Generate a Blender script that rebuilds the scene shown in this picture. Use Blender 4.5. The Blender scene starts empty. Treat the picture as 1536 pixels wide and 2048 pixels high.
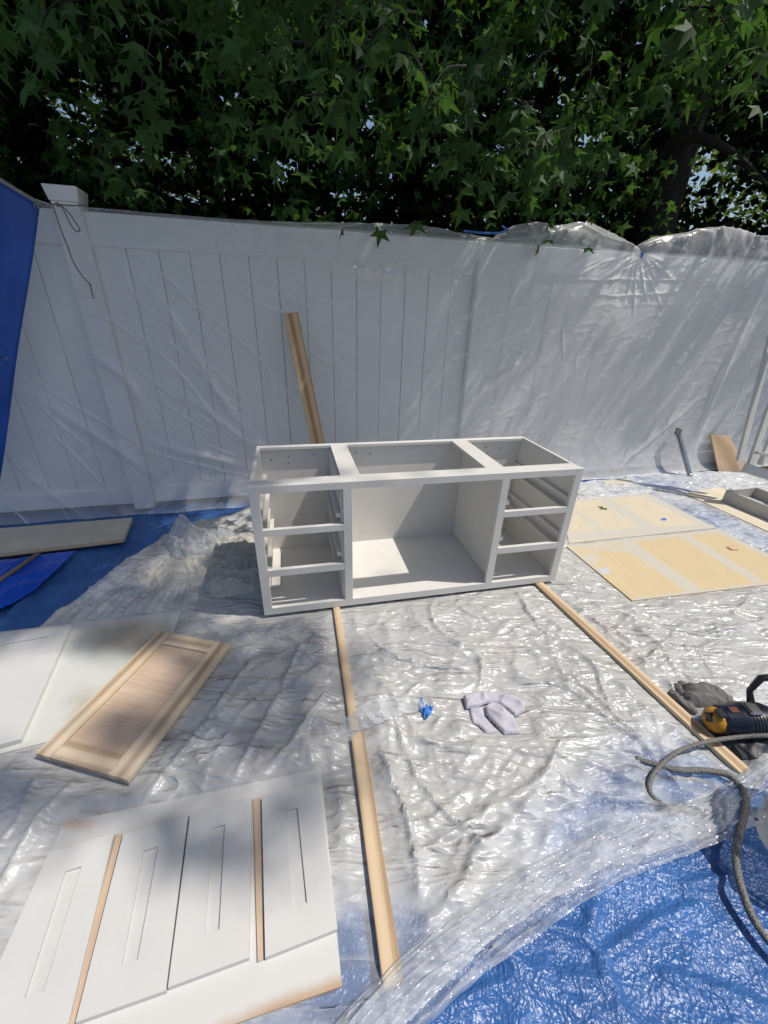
import bpy, bmesh, math, random
import numpy as np
from mathutils import Vector, Matrix
random.seed(7); np.random.seed(7)
scene = bpy.context.scene
COL = scene.collection

# ------------------------------------------------------------------ camera
FPX, PITCH, ROLL, CH = 801.5, math.radians(26.38), math.radians(1.73), 1.3104
_cp, _sp, _cr, _sr = math.cos(PITCH), math.sin(PITCH), math.cos(ROLL), math.sin(ROLL)
_X = Vector((1, 0, 0)); _UP = Vector((0, _sp, _cp)); _F = Vector((0, _cp, -_sp))
_R = _X*_cr + _UP*_sr; _U = -_X*_sr + _UP*_cr
cam_d = bpy.data.cameras.new('camera'); cam = bpy.data.objects.new('camera', cam_d); COL.objects.link(cam)
cam_d.sensor_fit = 'HORIZONTAL'; cam_d.sensor_width = 36.0; cam_d.lens = 36.0*FPX/1536
cam_d.clip_start = 0.02; cam_d.clip_end = 500
cam.matrix_world = Matrix(((_R.x, _U.x, -_F.x, 0), (_R.y, _U.y, -_F.y, 0), (_R.z, _U.z, -_F.z, CH), (0, 0, 0, 1)))
scene.camera = cam

# ------------------------------------------------------------------ light
LD = Vector((-0.527, 0.03, -1.0))            # sunlight travels this way (per metre of drop)
SUN_STRENGTH, SKY_STRENGTH, EXPOSURE = 4.3, 0.122, -0.12
world = bpy.data.worlds.new('World'); scene.world = world; world.use_nodes = True
wn = world.node_tree.nodes; wl = world.node_tree.links
sky = wn.new('ShaderNodeTexSky'); sky.sky_type = 'NISHITA'; sky.sun_disc = False; sky.dust_density = 2.0; sky.ozone_density = 0.9
to_sun = -LD.normalized()
sky.sun_elevation = math.asin(to_sun.z)
sky.sun_rotation = math.atan2(to_sun.x, to_sun.y)
bg = wn['Background']; bg.inputs['Strength'].default_value = SKY_STRENGTH
wl.new(sky.outputs[0], bg.inputs[0])
sd = bpy.data.lights.new('sun', 'SUN'); sd.energy = SUN_STRENGTH; sd.angle = math.radians(0.53); sd.color = (1.0, 0.945, 0.865)
sun = bpy.data.objects.new('sun', sd); COL.objects.link(sun)
sun.rotation_euler = LD.to_track_quat('-Z', 'Y').to_euler(); sun.location = (3, 0, 8)
scene.view_settings.view_transform = 'Standard'; scene.view_settings.look = 'None'
scene.view_settings.exposure = EXPOSURE; scene.view_settings.gamma = 1.0
scene.view_settings.use_curve_mapping = False
try:
    scene.cycles.transparent_max_bounces = 24
except Exception: pass

# ------------------------------------------------------------------ surveying: photo pixel -> point of the yard
def ray(u, v):
    return _F + _R*((u-768)/FPX) + _U*(-(v-1024)/FPX)
def G(u, v, z=0.0):                             # on a level plane
    d = ray(u, v); t = (z-CH)/d.z
    return Vector((d.x*t, d.y*t, z))
FA = math.atan2(.63, 2.38)                       # fence bearing
FO = Vector((-1.74, 2.64, 0)); FT = Vector((math.cos(FA), math.sin(FA), 0)); FN = Vector((math.sin(FA), -math.cos(FA), 0))
def PF(u, v, off=0.0):                           # on the fence plane, off metres towards the yard
    d = ray(u, v); o = Vector((0, 0, CH)); q = FO+FN*off
    t = (q-o).dot(FN)/d.dot(FN)
    return o+d*t
def PY(u, v, y):
    d = ray(u, v); t = y/d.y
    return Vector((0, 0, CH))+d*t
def fence_pt(s, z, off=0.0):
    return FO+FT*s+FN*off+Vector((0, 0, z))
def fence_sz(p):
    q = p-FO
    return q.dot(FT), p.z
def to_px(x, y, z):                              # numpy friendly
    z = z-CH
    fwd = y*_cp - z*_sp; up = y*_sp + z*_cp
    uu = x*_cr+up*_sr; vv = -x*_sr+up*_cr
    return 768+FPX*uu/fwd, 1024-FPX*vv/fwd

# ------------------------------------------------------------------ noise
_perm = np.random.RandomState(3).permutation(4096)
def perlin(x, y, seed=0):
    xi = np.floor(x).astype(int); yi = np.floor(y).astype(int); xf = x-xi; yf = y-yi
    def g(ix, iy):
        h = _perm[(_perm[(ix+seed*57) & 4095]+iy*13+seed*101) & 4095]
        a = h*(2*math.pi/4096)
        return np.cos(a), np.sin(a)
    u = xf*xf*xf*(xf*(xf*6-15)+10); v = yf*yf*yf*(yf*(yf*6-15)+10)
    def d(ix, iy, dx, dy):
        gx, gy = g(ix, iy); return gx*dx+gy*dy
    a = d(xi, yi, xf, yf); b = d(xi+1, yi, xf-1, yf); c = d(xi, yi+1, xf, yf-1); e = d(xi+1, yi+1, xf-1, yf-1)
    return (a*(1-u)+b*u)*(1-v)+(c*(1-u)+e*u)*v
def ridge(x, y, seed=0):
    return np.clip(1-np.abs(perlin(x, y, seed))*2.2, 0, 1)
def crumple(x, y, f=4.0, seed=0, octv=4, sharp=2.0, warp=.35):
    wx = perlin(x*f*.5, y*f*.5, seed+11)*warp/f*4; wy = perlin(x*f*.5+9, y*f*.5, seed+12)*warp/f*4
    h = 0; a = 1.0
    for k in range(octv):
        h = h + a*ridge((x+wx)*f, (y+wy)*f, seed+k)**sharp; f *= 1.9; a *= .52
    return h
def sstep(a, b, x):
    t = np.clip((x-a)/(b-a), 0, 1); return t*t*(3-2*t)
def poly_dist(px, py, poly):                     # signed: >0 inside
    inside = np.zeros(px.shape, bool); dmin = np.full(px.shape, 1e9)
    n = len(poly)
    for i in range(n):
        x1, y1 = poly[i][0], poly[i][1]; x2, y2 = poly[(i+1) % n][0], poly[(i+1) % n][1]
        cond = ((y1 > py) != (y2 > py))
        with np.errstate(divide='ignore', invalid='ignore'):
            xx = (x2-x1)*(py-y1)/((y2-y1) if y2 != y1 else 1e-12)+x1
        inside ^= cond & (px < xx)
        dmin = np.minimum(dmin, seg_dist(px, py, x1, y1, x2, y2)[0])
    return np.where(inside, dmin, -dmin)
def seg_dist(px, py, x1, y1, x2, y2):
    dx, dy = x2-x1, y2-y1; L = dx*dx+dy*dy+1e-12
    t = np.clip(((px-x1)*dx+(py-y1)*dy)/L, 0, 1)
    return np.hypot(px-x1-t*dx, py-y1-t*dy), t

# ------------------------------------------------------------------ object helpers
def tag(o, label=None, cat=None, group=None, kind=None):
    if label: o['label'] = label
    if cat: o['category'] = cat
    if group: o['group'] = group
    if kind: o['kind'] = kind
    return o
def empty(name, loc, label=None, cat=None, group=None, kind=None):
    o = bpy.data.objects.new(name, None); COL.objects.link(o); o.location = loc; o.empty_display_size = .05
    return tag(o, label, cat, group, kind)
def wloc(o):
    v = Vector(o.location)
    while o.parent: o = o.parent; v += Vector(o.location)
    return v
def place(o, parent):
    if parent is not None:
        # parents are unrotated empties or meshes: keep the world place
        pm = parent_world(parent)
        o.parent = parent; o.matrix_local = pm.inverted() @ o.matrix_basis
    return o
def parent_world(p):
    m = p.matrix_basis.copy()
    while p.parent: p = p.parent; m = p.matrix_basis @ m
    return m
def mesh_obj(name, verts, faces, mat, parent=None, smooth=False, loc=None, rot=None):
    me = bpy.data.meshes.new(name); me.from_pydata([tuple(v) for v in verts], [], faces); me.update()
    if mat: me.materials.append(mat)
    if smooth: me.polygons.foreach_set('use_smooth', [True]*len(me.polygons))
    return link(name, me, parent, loc, rot)
def link(name, me, parent=None, loc=None, rot=None):
    o = bpy.data.objects.new(name, me); COL.objects.link(o)
    m = Matrix.Translation(loc or (0, 0, 0)) @ (rot.to_4x4() if rot else Matrix.Identity(4))
    o.matrix_basis = m
    return place(o, parent)
def bm_obj(name, bm, mat, parent=None, smooth=False, loc=None, rot=None):
    me = bpy.data.meshes.new(name); bm.normal_update(); bm.to_mesh(me); bm.free()
    me.materials.append(mat)
    if smooth: me.polygons.foreach_set('use_smooth', [True]*len(me.polygons))
    return link(name, me, parent, loc, rot)
def big_mesh(name, V, F, mat, parent=None, smooth=True):
    """V (n,3) float, F (m,k) int arrays"""
    me = bpy.data.meshes.new(name); n, m, k = len(V), len(F), F.shape[1]
    me.vertices.add(n); me.vertices.foreach_set('co', V.astype(np.float32).ravel())
    me.loops.add(m*k); me.loops.foreach_set('vertex_index', F.astype(np.int32).ravel())
    me.polygons.add(m); me.polygons.foreach_set('loop_start', np.arange(0, m*k, k, dtype=np.int32))
    me.polygons.foreach_set('loop_total', np.full(m, k, dtype=np.int32))
    me.update(calc_edges=True)
    me.polygons.foreach_set('use_smooth', np.full(m, smooth))
    me.materials.append(mat)
    return link(name, me, parent)
def box_bm(x0, x1, y0, y1, z0, z1, bev=.0015, seg=1):
    bm = bmesh.new(); bmesh.ops.create_cube(bm, size=1)
    for v in bm.verts:
        v.co = Vector((x0+(v.co.x+.5)*(x1-x0), y0+(v.co.y+.5)*(y1-y0), z0+(v.co.z+.5)*(z1-z0)))
    if bev: bmesh.ops.bevel(bm, geom=bm.edges[:], offset=bev, segments=seg, affect='EDGES')
    return bm
def prism(name, pts, z0, z1, mat, parent=None, bev=.0015, along=None):
    """slab over a world-space outline; local x runs along edge `along`"""
    pts = [Vector((p[0], p[1], 0)) for p in pts]
    i, j = along or (0, 1)
    d = pts[j]-pts[i]; a = math.atan2(d.y, d.x); o = pts[i].copy(); o.z = z0
    Rm = Matrix.Rotation(a, 3, 'Z'); inv = Rm.inverted()
    loc = [inv @ (p-Vector((o.x, o.y, 0))) for p in pts]
    area = sum(loc[k].x*loc[(k+1) % len(loc)].y-loc[(k+1) % len(loc)].x*loc[k].y for k in range(len(loc)))
    if area < 0: loc.reverse()
    bm = bmesh.new(); bot = [bm.verts.new((p.x, p.y, 0)) for p in loc]; top = [bm.verts.new((p.x, p.y, z1-z0)) for p in loc]
    n = len(loc); bm.faces.new(top); bm.faces.new(bot[::-1])
    for k in range(n): bm.faces.new((bot[k], bot[(k+1) % n], top[(k+1) % n], top[k]))
    if bev: bmesh.ops.bevel(bm, geom=bm.edges[:], offset=min(bev, (z1-z0)*.3), segments=1, affect='EDGES')
    return bm_obj(name, bm, mat, parent, loc=o, rot=Rm)
def tube(name, pts, r, mat, parent=None, n=10, cap=True, radii=None):
    pts = [Vector(p) for p in pts]; V = []; Fc = []; m = len(pts)
    prev = None
    for i, p in enumerate(pts):
        t = (pts[min(i+1, m-1)]-pts[max(i-1, 0)]).normalized()
        if prev is None:
            a = t.orthogonal().normalized()
        else:
            a = (prev-t*prev.dot(t)).normalized()
        prev = a; b = t.cross(a); rr = radii[i] if radii else r
        for k in range(n):
            th = 2*math.pi*k/n; V.append(p+(a*math.cos(th)+b*math.sin(th))*rr)
    for i in range(m-1):
        for k in range(n):
            Fc.append((i*n+k, i*n+(k+1) % n, (i+1)*n+(k+1) % n, (i+1)*n+k))
    if cap:
        Fc.append(tuple(range(n))[::-1]); Fc.append(tuple((m-1)*n+k for k in range(n)))
    return mesh_obj(name, V, Fc, mat, parent, smooth=True)
def spline(pts, sub=8):
    pts = [Vector(p) for p in pts]; out = []
    P = [pts[0]*2-pts[1]]+pts+[pts[-1]*2-pts[-2]]
    for i in range(1, len(P)-2):
        p0, p1, p2, p3 = P[i-1:i+3]
        for k in range(sub):
            t = k/sub
            out.append(.5*((2*p1)+(p2-p0)*t+(2*p0-5*p1+4*p2-p3)*t*t+(3*p1-p0-3*p2+p3)*t**3))
    out.append(pts[-1]); return out
def oriented_box(name, p0, p1, w, t, mat, parent=None, up=Vector((0, 0, 1)), bev=.0015):
    """bar from p0 to p1, width w, thickness t (along up-ish normal); local x = long axis"""
    p0 = Vector(p0); p1 = Vector(p1); x = (p1-p0); L = x.length; x.normalize()
    y = up.cross(x).normalized(); z = x.cross(y)
    Rm = Matrix((x, y, z)).transposed()
    return bm_obj(name, box_bm(0, L, -w/2, w/2, -t/2, t/2, bev), mat, parent, loc=p0, rot=Rm)
def lathe(name, prof, mat, parent=None, loc=(0, 0, 0), rot=None, n=40):
    V = []; Fc = []
    for r, z in prof:
        for k in range(n):
            a = 2*math.pi*k/n; V.append((r*math.cos(a), r*math.sin(a), z))
    for i in range(len(prof)-1):
        for k in range(n): Fc.append((i*n+k, i*n+(k+1) % n, (i+1)*n+(k+1) % n, (i+1)*n+k))
    o = mesh_obj(name, V, Fc, mat, parent, smooth=True, loc=Vector(loc), rot=rot)
    return o
def patch(name, poly, hfun, mat, parent=None, res=.006, pad=0.0, attr=None):
    """draped piece: a fine height field cut to an outline"""
    xs = [p[0] for p in poly]; ys = [p[1] for p in poly]
    gx = np.arange(min(xs)-pad, max(xs)+pad+res, res); gy = np.arange(min(ys)-pad, max(ys)+pad+res, res)
    X, Y = np.meshgrid(gx, gy); d = poly_dist(X, Y, poly)
    # pull the outermost ring of vertices onto the outline a little so the rim is not stepped
    Z = hfun(X, Y, np.maximum(d, 0))
    X, Y, keep = snap(X, Y, d, res)
    return grid_mesh(name, X, Y, Z, keep, mat, parent, attr(X, Y) if attr else None)
def snap(X, Y, d, res):                          # pull rim vertices onto the outline
    gy_, gx_ = np.gradient(d, res); n_ = np.hypot(gx_, gy_)+1e-6
    m = (d < 0) & (d > -res*1.05)
    X = np.where(m, X-d*gx_/n_, X); Y = np.where(m, Y-d*gy_/n_, Y)
    return X, Y, d > -res*1.05
def grid_mesh(name, X, Y, Z, keep, mat, parent=None, att=None):
    ny, nx = X.shape
    idx = np.arange(nx*ny).reshape(ny, nx)
    k = keep[:-1, :-1] & keep[1:, :-1] & keep[:-1, 1:] & keep[1:, 1:]
    Fq = np.stack([idx[:-1, :-1][k], idx[:-1, 1:][k], idx[1:, 1:][k], idx[1:, :-1][k]], 1)
    used = np.unique(Fq); remap = np.full(nx*ny, -1); remap[used] = np.arange(len(used))
    V = np.stack([X.ravel(), Y.ravel(), Z.ravel()], 1)[used]
    o = big_mesh(name, V, remap[Fq], mat, parent)
    if att is not None:
        a = o.data.attributes.new('spray', 'FLOAT', 'POINT'); a.data.foreach_set('value', att.ravel()[used].astype(np.float32))
    return o

# ------------------------------------------------------------------ materials
def nt(name):
    m = bpy.data.materials.new(name); m.use_nodes = True
    return m, m.node_tree.nodes, m.node_tree.links, m.node_tree.nodes['Principled BSDF']
def coords(n, l, scale=(1, 1, 1), kind='Object'):
    tc = n.new('ShaderNodeTexCoord'); mp = n.new('ShaderNodeMapping'); mp.inputs['Scale'].default_value = scale
    l.new(tc.outputs[kind], mp.inputs[0]); return mp.outputs[0]
def noise(n, l, vec, scale, detail=4, rough=.55, dist=0):
    t = n.new('ShaderNodeTexNoise'); t.inputs['Scale'].default_value = scale; t.inputs['Detail'].default_value = detail
    t.inputs['Roughness'].default_value = rough; t.inputs['Distortion'].default_value = dist
    l.new(vec, t.inputs['Vector']); return t.outputs['Fac']
def ramp(n, l, fac, stops):
    r = n.new('ShaderNodeValToRGB'); e = r.color_ramp.elements
    while len(e) < len(stops): e.new(.5)
    for i, (p, c) in enumerate(stops):
        e[i].position = p; e[i].color = (c, c, c, 1) if isinstance(c, (int, float)) else (*c, 1)
    l.new(fac, r.inputs[0]); return r.outputs[0]
def bump(n, l, h, strength, dist, into, prev=None):
    b = n.new('ShaderNodeBump'); b.inputs['Strength'].default_value = strength; b.inputs['Distance'].default_value = dist
    l.new(h, b.inputs['Height'])
    if prev: l.new(prev, b.inputs['Normal'])
    if into: l.new(b.outputs[0], into)
    return b.outputs[0]
def mathn(n, l, op, a, b=None, c=None):
    m = n.new('ShaderNodeMath'); m.operation = op
    for i, v in enumerate((a, b, c)):
        if v is None: continue
        if isinstance(v, (int, float)): m.inputs[i].default_value = v
        else: l.new(v, m.inputs[i])
    return m.outputs[0]
def mixc(n, l, fac, a, b, mode='MIX'):
    m = n.new('ShaderNodeMix'); m.data_type = 'RGBA'; m.blend_type = mode
    if isinstance(fac, (int, float)): m.inputs[0].default_value = fac
    else: l.new(fac, m.inputs[0])
    for i, v in ((6, a), (7, b)):
        if isinstance(v, tuple): m.inputs[i].default_value = (*v, 1)
        else: l.new(v, m.inputs[i])
    return m.outputs[2]
def facets(n, l, vec, scale, warp, seedoff=0.0):
    """angular crumple: cell distance in a coordinate field bent by noise"""
    nz = n.new('ShaderNodeTexNoise'); nz.inputs['Scale'].default_value = scale*.35; nz.inputs['Detail'].default_value = 2; l.new(vec, nz.inputs['Vector'])
    sb_ = n.new('ShaderNodeVectorMath'); sb_.operation = 'SUBTRACT'; l.new(nz.outputs['Color'], sb_.inputs[0]); sb_.inputs[1].default_value = (.5, .5, .5)
    sc = n.new('ShaderNodeVectorMath'); sc.operation = 'SCALE'; l.new(sb_.outputs[0], sc.inputs[0]); sc.inputs['Scale'].default_value = warp/scale*2
    ad = n.new('ShaderNodeVectorMath'); ad.operation = 'ADD'; l.new(vec, ad.inputs[0]); l.new(sc.outputs[0], ad.inputs[1])
    vo = n.new('ShaderNodeTexVoronoi'); vo.inputs['Scale'].default_value = scale; vo.inputs['Randomness'].default_value = 1.0; l.new(ad.outputs[0], vo.inputs['Vector'])
    return vo.outputs['Distance']
def paint(name, c, rough=.45, var=.06, orange=.15, kind='Object', scratch=0):
    m, n, l, p = nt(name); v = coords(n, l, kind=kind)
    f = noise(n, l, v, 7, 5, .6)
    l.new(ramp(n, l, f, [(.3, tuple(x*(1-var) for x in c)), (.7, tuple(min(1, x*(1+var*.4)) for x in c))]), p.inputs['Base Color'])
    p.inputs['Roughness'].default_value = rough
    bump(n, l, noise(n, l, v, 420, 2), orange, .0006, p.inputs['Normal'])
    return m
def wood(name, c1, c2, rough=.6, wave=9.0, fine=1.0, dust=0.0, dist=5.0, wv=.55):
    m, n, l, p = nt(name)
    tc = n.new('ShaderNodeTexCoord'); mp = n.new('ShaderNodeMapping'); mp.inputs['Scale'].default_value = (.9, 9, 9)
    oi = n.new('ShaderNodeObjectInfo'); 
    add = n.new('ShaderNodeVectorMath'); add.operation = 'ADD'; sc = n.new('ShaderNodeVectorMath'); sc.operation = 'SCALE'
    sc.inputs[0].default_value = (3.1, .37, 1.7); mu = mathn(n, l, 'MULTIPLY', oi.outputs['Random'], 6.0); l.new(mu, sc.inputs['Scale'])
    l.new(tc.outputs['Object'], add.inputs[0]); l.new(sc.outputs[0], add.inputs[1]); l.new(add.outputs[0], mp.inputs[0])
    w = n.new('ShaderNodeTexWave'); w.bands_direction = 'Y'; w.inputs['Scale'].default_value = wave/9*.6; w.inputs['Distortion'].default_value = dist
    w.inputs['Detail'].default_value = 2; w.inputs['Detail Scale'].default_value = .6; l.new(mp.outputs[0], w.inputs['Vector'])
    mp2 = n.new('ShaderNodeMapping'); mp2.inputs['Scale'].default_value = (4, 130, 130); l.new(tc.outputs['Object'], mp2.inputs[0])
    f2 = noise(n, l, mp2.outputs[0], 1.6, 5, .65)
    f = mathn(n, l, 'ADD', mathn(n, l, 'MULTIPLY', w.outputs['Fac'], wv), mathn(n, l, 'MULTIPLY', f2, (1.1-wv)*fine))
    c = ramp(n, l, f, [(.28, c1), (.70, c2)])
    if dust:
        fd = ramp(n, l, noise(n, l, coords(n, l), 3.2, 4, .6), [(.42, 0.0), (.72, dust)])
        c = mixc(n, l, fd, c, (.62, .6, .57))
    l.new(c, p.inputs['Base Color']); p.inputs['Roughness'].default_value = rough
    bump(n, l, f2, .25, .0008, p.inputs['Normal'])
    return m

M = {}
M['vinyl'] = paint('white_vinyl', (.82, .81, .795), .38, .03, .03)
M['paint'] = paint('white_primer_paint', (.655, .635, .595), .42, .05, .2)
M['paint_white'] = paint('white_sprayed_paint', (.57, .565, .545), .42, .05, .25)
M['primer_grey'] = paint('pale_grey_primer', (.50, .485, .45), .5, .1, .2)
M['cream'] = paint('cream_primer', (.52, .48, .38), .55, .08, .2)
M['pine'] = wood('raw_pine', (.35, .235, .135), (.60, .46, .30), .62, 11, 1.0)
M['pine_panel'] = wood('raw_birch_panel', (.43, .31, .22), (.56, .43, .32), .6, 3, 1.0, dist=4, wv=.12)
M['pine_door'] = wood('dusty_pine', (.34, .235, .14), (.60, .475, .32), .6, 10, 1.0, dust=.35)
M['ply'] = wood('pale_plywood', (.70, .55, .34), (.80, .67, .46), .6, 4, .8, dist=8)
M['ply_light'] = wood('pale_plywood_light', (.60, .53, .40), (.68, .60, .48), .6, 3, .6, dist=8)
M['edge_wood'] = wood('raw_plywood_brown', (.40, .27, .16), (.55, .39, .25), .6, 6, 1)
M['dark'] = paint('black_rubber_plastic', (.018, .018, .02), .35, .2, .5)
M['navy'] = paint('navy_plastic', (.008, .014, .032), .28, .2, .2)
M['yellow'] = paint('yellow_plastic', (.50, .23, .02), .3, .1, .2)
M['metal'] = paint('worn_steel', (.35, .35, .36), .28, .3, .4); M['metal'].node_tree.nodes['Principled BSDF'].inputs['Metallic'].default_value = .9
M['tape'] = paint('blue_masking_tape', (.03, .16, .50), .5, .15, .5)
M['hole'] = paint('dark_screw_hole', (.05, .04, .035), .8, .1, 0)
M['red'] = paint('faded_red_print', (.12, .035, .035), .4, .1, 0)
M['label'] = paint('pale_print', (.5, .52, .55), .4, .1, 0)

def overspray_board(name, base, spray, edge=.5, scale=2.0, lo=.45, hi=.6, soft=True):
    m, n, l, p = nt(name); v = coords(n, l)
    mp2 = n.new('ShaderNodeMapping'); mp2.inputs['Scale'].default_value = (3, 40, 40); l.new(v, mp2.inputs[0])
    g = noise(n, l, mp2.outputs[0], 2, 4)
    bc = ramp(n, l, g, [(.3, tuple(x*.88 for x in base)), (.7, base)])
    at = n.new('ShaderNodeAttribute'); at.attribute_name = 'spray'
    f = noise(n, l, v, scale*6, 6, .6)
    f2 = noise(n, l, v, 500, 2, .6)
    s = mathn(n, l, 'ADD', at.outputs['Fac'], mathn(n, l, 'MULTIPLY', mathn(n, l, 'SUBTRACT', f, .5), .5))
    s = mathn(n, l, 'ADD', s, mathn(n, l, 'MULTIPLY', mathn(n, l, 'SUBTRACT', f2, .5), .35))
    fac = ramp(n, l, s, [(.3, 0.0), (.75, 1.0)])
    l.new(mixc(n, l, fac, bc, spray), p.inputs['Base Color']); p.inputs['Roughness'].default_value = .5
    bump(n, l, f2, .3, .0006, p.inputs['Normal'])
    return m
M['board_spray'] = overspray_board('oversprayed_hardboard', (.46, .32, .21), (.57, .565, .545))
M['board_spray2'] = overspray_board('oversprayed_panel', (.42, .38, .30), (.55, .56, .52))
M['ply_spray'] = overspray_board('oversprayed_plywood', (.60, .48, .29), (.52, .48, .40))
M['ply_spray_back'] = overspray_board('oversprayed_pale_plywood', (.63, .55, .41), (.52, .49, .42))

def film(name, clear_alpha, spray_alpha, col=(.46, .46, .45), clear_col=(.75, .78, .82), rough=.22, b1=.7, b2=.5, scale=1.0, attr=True, face=.5, aniso=None, att_only=False):
    m, n, l, p = nt(name); out = n['Material Output']
    v = coords(n, l)
    if aniso:
        mp = n.new('ShaderNodeMapping'); mp.inputs['Scale'].default_value = aniso; l.new(v, mp.inputs[0]); v2 = mp.outputs[0]
    else: v2 = v
    # crinkle: ridged, strongly distorted noise at two sizes
    def rid(sc, d, vv, k=5.0, det=3):
        f = noise(n, l, vv, sc, det, .5, d)
        a = mathn(n, l, 'ABSOLUTE', mathn(n, l, 'SUBTRACT', f, .5))
        return mathn(n, l, 'MAXIMUM', mathn(n, l, 'SUBTRACT', 1.0, mathn(n, l, 'MULTIPLY', a, k)), 0.0)
    def rot(a, sx, sy):
        mp = n.new('ShaderNodeMapping'); mp.inputs['Rotation'].default_value = (0, 0, a); mp.inputs['Scale'].default_value = (sx, sy, 1); l.new(v2, mp.inputs[0]); return mp.outputs[0]
    m1 = ramp(n, l, noise(n, l, v, 1.7, 2), [(.40, .0), (.60, 1.0)]); m2 = ramp(n, l, noise(n, l, v, 3.4, 3), [(.38, .15), (.62, 1.0)])
    ra = rid(5*scale, .9, rot(.7, .5, 1.9), 7, 2); rb = rid(6*scale, 1.0, rot(-.5, .5, 1.8), 7, 2)
    inv = mathn(n, l, 'SUBTRACT', 1.0, m1)
    r1 = mathn(n, l, 'ADD', mathn(n, l, 'MULTIPLY', ra, m1), mathn(n, l, 'MULTIPLY', rb, inv))
    r2 = mathn(n, l, 'MULTIPLY', facets(n, l, rot(.4, .6, 1.5), 13*scale, 1.5), m2); r3 = mathn(n, l, 'MULTIPLY', facets(n, l, rot(-.9, .6, 1.4), 38*scale, 1.4), mathn(n, l, 'SUBTRACT', 1.25, m2))
    nb = bump(n, l, r1, b1, .017, None)
    nb = bump(n, l, r2, b2, .022, None, nb)
    nb = bump(n, l, r3, b2*1.35, .007, p.inputs['Normal'], nb)
    p.inputs['Roughness'].default_value = rough
    try: p.inputs['Specular IOR Level'].default_value = .6
    except Exception: pass
    dirt = noise(n, l, v, 2.3, 5, .6); dirt2 = noise(n, l, v, 14, 4, .6)
    if attr:
        at = n.new('ShaderNodeAttribute'); at.attribute_name = 'spray'
        s = mathn(n, l, 'ADD', at.outputs['Fac'], mathn(n, l, 'MULTIPLY', mathn(n, l, 'SUBTRACT', dirt, .5), .7))
        s = mathn(n, l, 'ADD', s, mathn(n, l, 'MULTIPLY', mathn(n, l, 'SUBTRACT', dirt2, .5), .5))
        if att_only: s = mathn(n, l, 'ADD', at.outputs['Fac'], mathn(n, l, 'MULTIPLY', mathn(n, l, 'SUBTRACT', dirt, .5), .35))
        fac = ramp(n, l, s, [(.0, 0.0), (1.0, 1.0)] if att_only else [(.2, 0.0), (.8, 1.0)])
    else:
        fac = ramp(n, l, dirt, [(.3, 0.0), (.75, 1.0)])
    warm = ramp(n, l, noise(n, l, v, 3.1, 3, .5), [(.35, tuple(x*.9 for x in col)), (.55, col), (.72, (col[0]*1.0, col[1]*.94, col[2]*.90))])
    l.new(mixc(n, l, fac, clear_col, warm), p.inputs['Base Color'])
    lw = n.new('ShaderNodeLayerWeight'); lw.inputs['Blend'].default_value = .3
    l.new(nb, lw.inputs['Normal'])
    a = mathn(n, l, 'ADD', mathn(n, l, 'MULTIPLY', fac, spray_alpha-clear_alpha), clear_alpha)
    a = mathn(n, l, 'ADD', a, mathn(n, l, 'MULTIPLY', lw.outputs['Facing'], face))
    if not att_only: a = mathn(n, l, 'ADD', a, mathn(n, l, 'MULTIPLY', r1, .22))
    a = mathn(n, l, 'MINIMUM', a, .97)
    tr = n.new('ShaderNodeBsdfTransparent'); tr.inputs[0].default_value = (.96, .97, .98, 1)
    mx = n.new('ShaderNodeMixShader'); l.new(a, mx.inputs[0]); l.new(tr.outputs[0], mx.inputs[1]); l.new(p.outputs[0], mx.inputs[2])
    l.new(mx.outputs[0], out.inputs[0])
    return m
M['drop_film'] = film('painted_drop_sheet', .18, .93, rough=.33, b1=.7, b2=.45, face=.35)
M['fence_film'] = film('clear_masking_film', .21, .85, col=(.86, .85, .83), clear_col=(.82, .82, .81), rough=.25, b1=.10, b2=.08, face=.30, attr=True, att_only=True)
M['roll_film'] = film('rolled_clear_film', .09, .72, col=(.74, .74, .74), clear_col=(.72, .74, .77), rough=.12, b1=.35, b2=.6, face=.5, att_only=True)
M['loose_film'] = film('loose_clear_film', .10, .30, col=(.8, .8, .8), rough=.15, b1=.5, b2=.5, attr=False, face=.6)

def tarp_mat(name, c, dark, rough=.3, weave=True, grit=1.0):
    m, n, l, p = nt(name); v = coords(n, l)
    f = noise(n, l, v, 3, 5, .6); 
    l.new(ramp(n, l, f, [(.3, dark), (.65, c)]), p.inputs['Base Color'])
    p.inputs['Roughness'].default_value = rough
    def rid(sc, d):
        f = noise(n, l, v, sc, 3, .55, d)
        a = mathn(n, l, 'ABSOLUTE', mathn(n, l, 'SUBTRACT', f, .5))
        return mathn(n, l, 'SUBTRACT', 1.0, mathn(n, l, 'MULTIPLY', a, 5.0))
    mk = ramp(n, l, noise(n, l, v, 4.5, 4, .6), [(.36, .05), (.62, 1.0)])
    nb = bump(n, l, rid(5, .5), .25, .010, None)
    nb = bump(n, l, mathn(n, l, 'MULTIPLY', facets(n, l, v, 30, 1.6), mk), .5*grit, .011, None, nb)
    nb = bump(n, l, facets(n, l, v, 105, 1.5), .52*grit, .0048, p.inputs['Normal'], nb)
    return m
M['tarp'] = tarp_mat('blue_tarp', (.040, .135, .37), (.026, .085, .25), .36)
M['tarp_hang'] = tarp_mat('blue_hanging_tarp', (.012, .085, .42), (.008, .055, .30), .4, grit=.3)
M['tarp_bright'] = tarp_mat('bright_blue_plastic', (.01, .09, .60), (.008, .06, .42), .22, grit=.2)

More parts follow.
